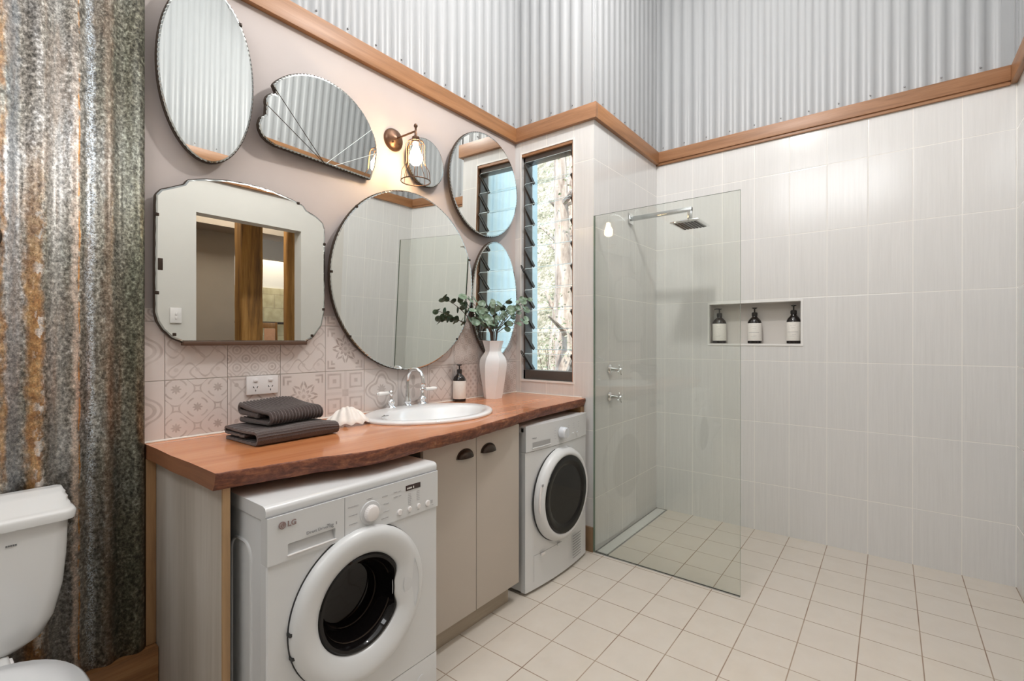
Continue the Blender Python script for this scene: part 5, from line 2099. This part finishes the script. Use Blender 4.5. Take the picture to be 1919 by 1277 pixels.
# corrugated cladding on the outside of the shower box, seen in the mirrors
b = B()
b.box(XW + T, XB + T + .02, YS + T, YS + T + .01, -.4, 4.1)
b.box(XW + T, XB + T + .02, YS + T + .01, YS + T + .012, -.4, 4.1)
corrugated(b, 'x', XW + T, XB + T + .02, YS + T + .012, 1, -.4, 4.1)
struct('wall_outside_cladding', b, 'cladding', 50, fixn=False)
b = B()
b.box(2.90, 2.98, 2.105, 3.4, -.42, 3.6)
struct('wall_outside_return', b, 'cladding')

rt_ = random.Random(5)


def outdoor_tree(x, y, h, r, lean, label, crown=True, nb=9):
    t = thing('gum_tree', (x, y, -.42), label, 'tree', 'trees outside the louvre window')
    path = []
    for k in range(9):
        f = k / 8
        path.append((x + lean[0] * f + .05 * math.sin(f * 5 + x), y + lean[1] * f + .05 * math.cos(f * 4 + y), -.42 + h * f))
    B().tube(path, [r * (1 - .55 * k / 8) for k in range(9)], 12).build('trunk', 'treebark', t)
    b = B()
    tips_ = []
    for k in range(nb):
        f = .25 + .7 * k / nb
        p0 = Vector(path[int(f * 8)])
        a = rt_.uniform(0, 2 * PI)
        d = Vector((math.cos(a), math.sin(a), rt_.uniform(.2, .9))).normalized()
        l_ = rt_.uniform(.5, 1.1)
        p1 = p0 + d * l_ * .5
        p2 = p0 + d * l_ + Vector((rt_.uniform(-.15, .15), rt_.uniform(-.15, .15), .1))
        b.tube([p0, p1, p2], [r * .28, r * .2, r * .08], 7)
        tips_ += [p1, p2]
    b.build('branches', 'treebark', t)
    if crown:
        b = B()
        for p_ in tips_:
            for q in range(90):
                c = p_ + Vector((rt_.gauss(0, .22), rt_.gauss(0, .22), rt_.gauss(0, .22)))
                d = Vector((rt_.uniform(-1, 1), rt_.uniform(-1, 1), rt_.uniform(-1, .3))).normalized()
                s_ = Vector((rt_.uniform(-1, 1), rt_.uniform(-1, 1), rt_.uniform(-1, 1))).cross(d).normalized()
                l_ = rt_.uniform(.025, .055)
                w_ = l_ * .22
                b.add([c, c + d * l_ * .5 + s_ * w_, c + d * l_, c + d * l_ * .5 - s_ * w_], [(0, 1, 2, 3)])
        b.build('foliage', 'bush', t, 0, fixn=False)


# placed along the sight line through the louvres
outdoor_tree(5.2, 3.25, 4.6, .16, (.2, .15), 'pale-barked gum tree right outside the louvres')
outdoor_tree(9.2, 5.9, 6.0, .3, (.3, -.2), 'distant thick gum tree outside the window')
for i, (x_, y_, s_) in enumerate(((3.75, 2.62, .5), (7.2, 4.7, 1.0))):
    t = thing('garden_shrub', (x_, y_, -.42), ['low leafy shrub closest to the window', 'tall shrub between the gum trees'][i], 'shrub', 'shrubs outside the window')
    b = B()
    for k in range(6):
        a = k * PI / 3
        b.tube([(x_, y_, -.42), (x_ + .3 * s_ * math.cos(a), y_ + .3 * s_ * math.sin(a), -.42 + 1.5 * s_)], [.02, .006], 6)
    b.build('stems', 'stem', t)
    b = B()
    for q in range(2600):
        a, e_ = rt_.uniform(0, 2 * PI), rt_.uniform(-1, 1)
        rr = s_ * rt_.uniform(.3, 1) ** .5 * .7
        c = Vector((x_ + rr * math.cos(a) * math.sqrt(1 - e_ * e_), y_ + rr * math.sin(a) * math.sqrt(1 - e_ * e_), -.42 + s_ * 1.0 + rr * e_ * 1.3))
        d = Vector((rt_.uniform(-1, 1), rt_.uniform(-1, 1), rt_.uniform(-1, .6))).normalized()
        w1 = Vector((rt_.uniform(-1, 1), rt_.uniform(-1, 1), rt_.uniform(-1, 1))).cross(d).normalized()
        l_ = rt_.uniform(.02, .045)
        b.add([c, c + d * l_ * .5 + w1 * l_ * .25, c + d * l_, c + d * l_ * .5 - w1 * l_ * .25], [(0, 1, 2, 3)])
    b.build('foliage', 'bush', t, 0, fixn=False)
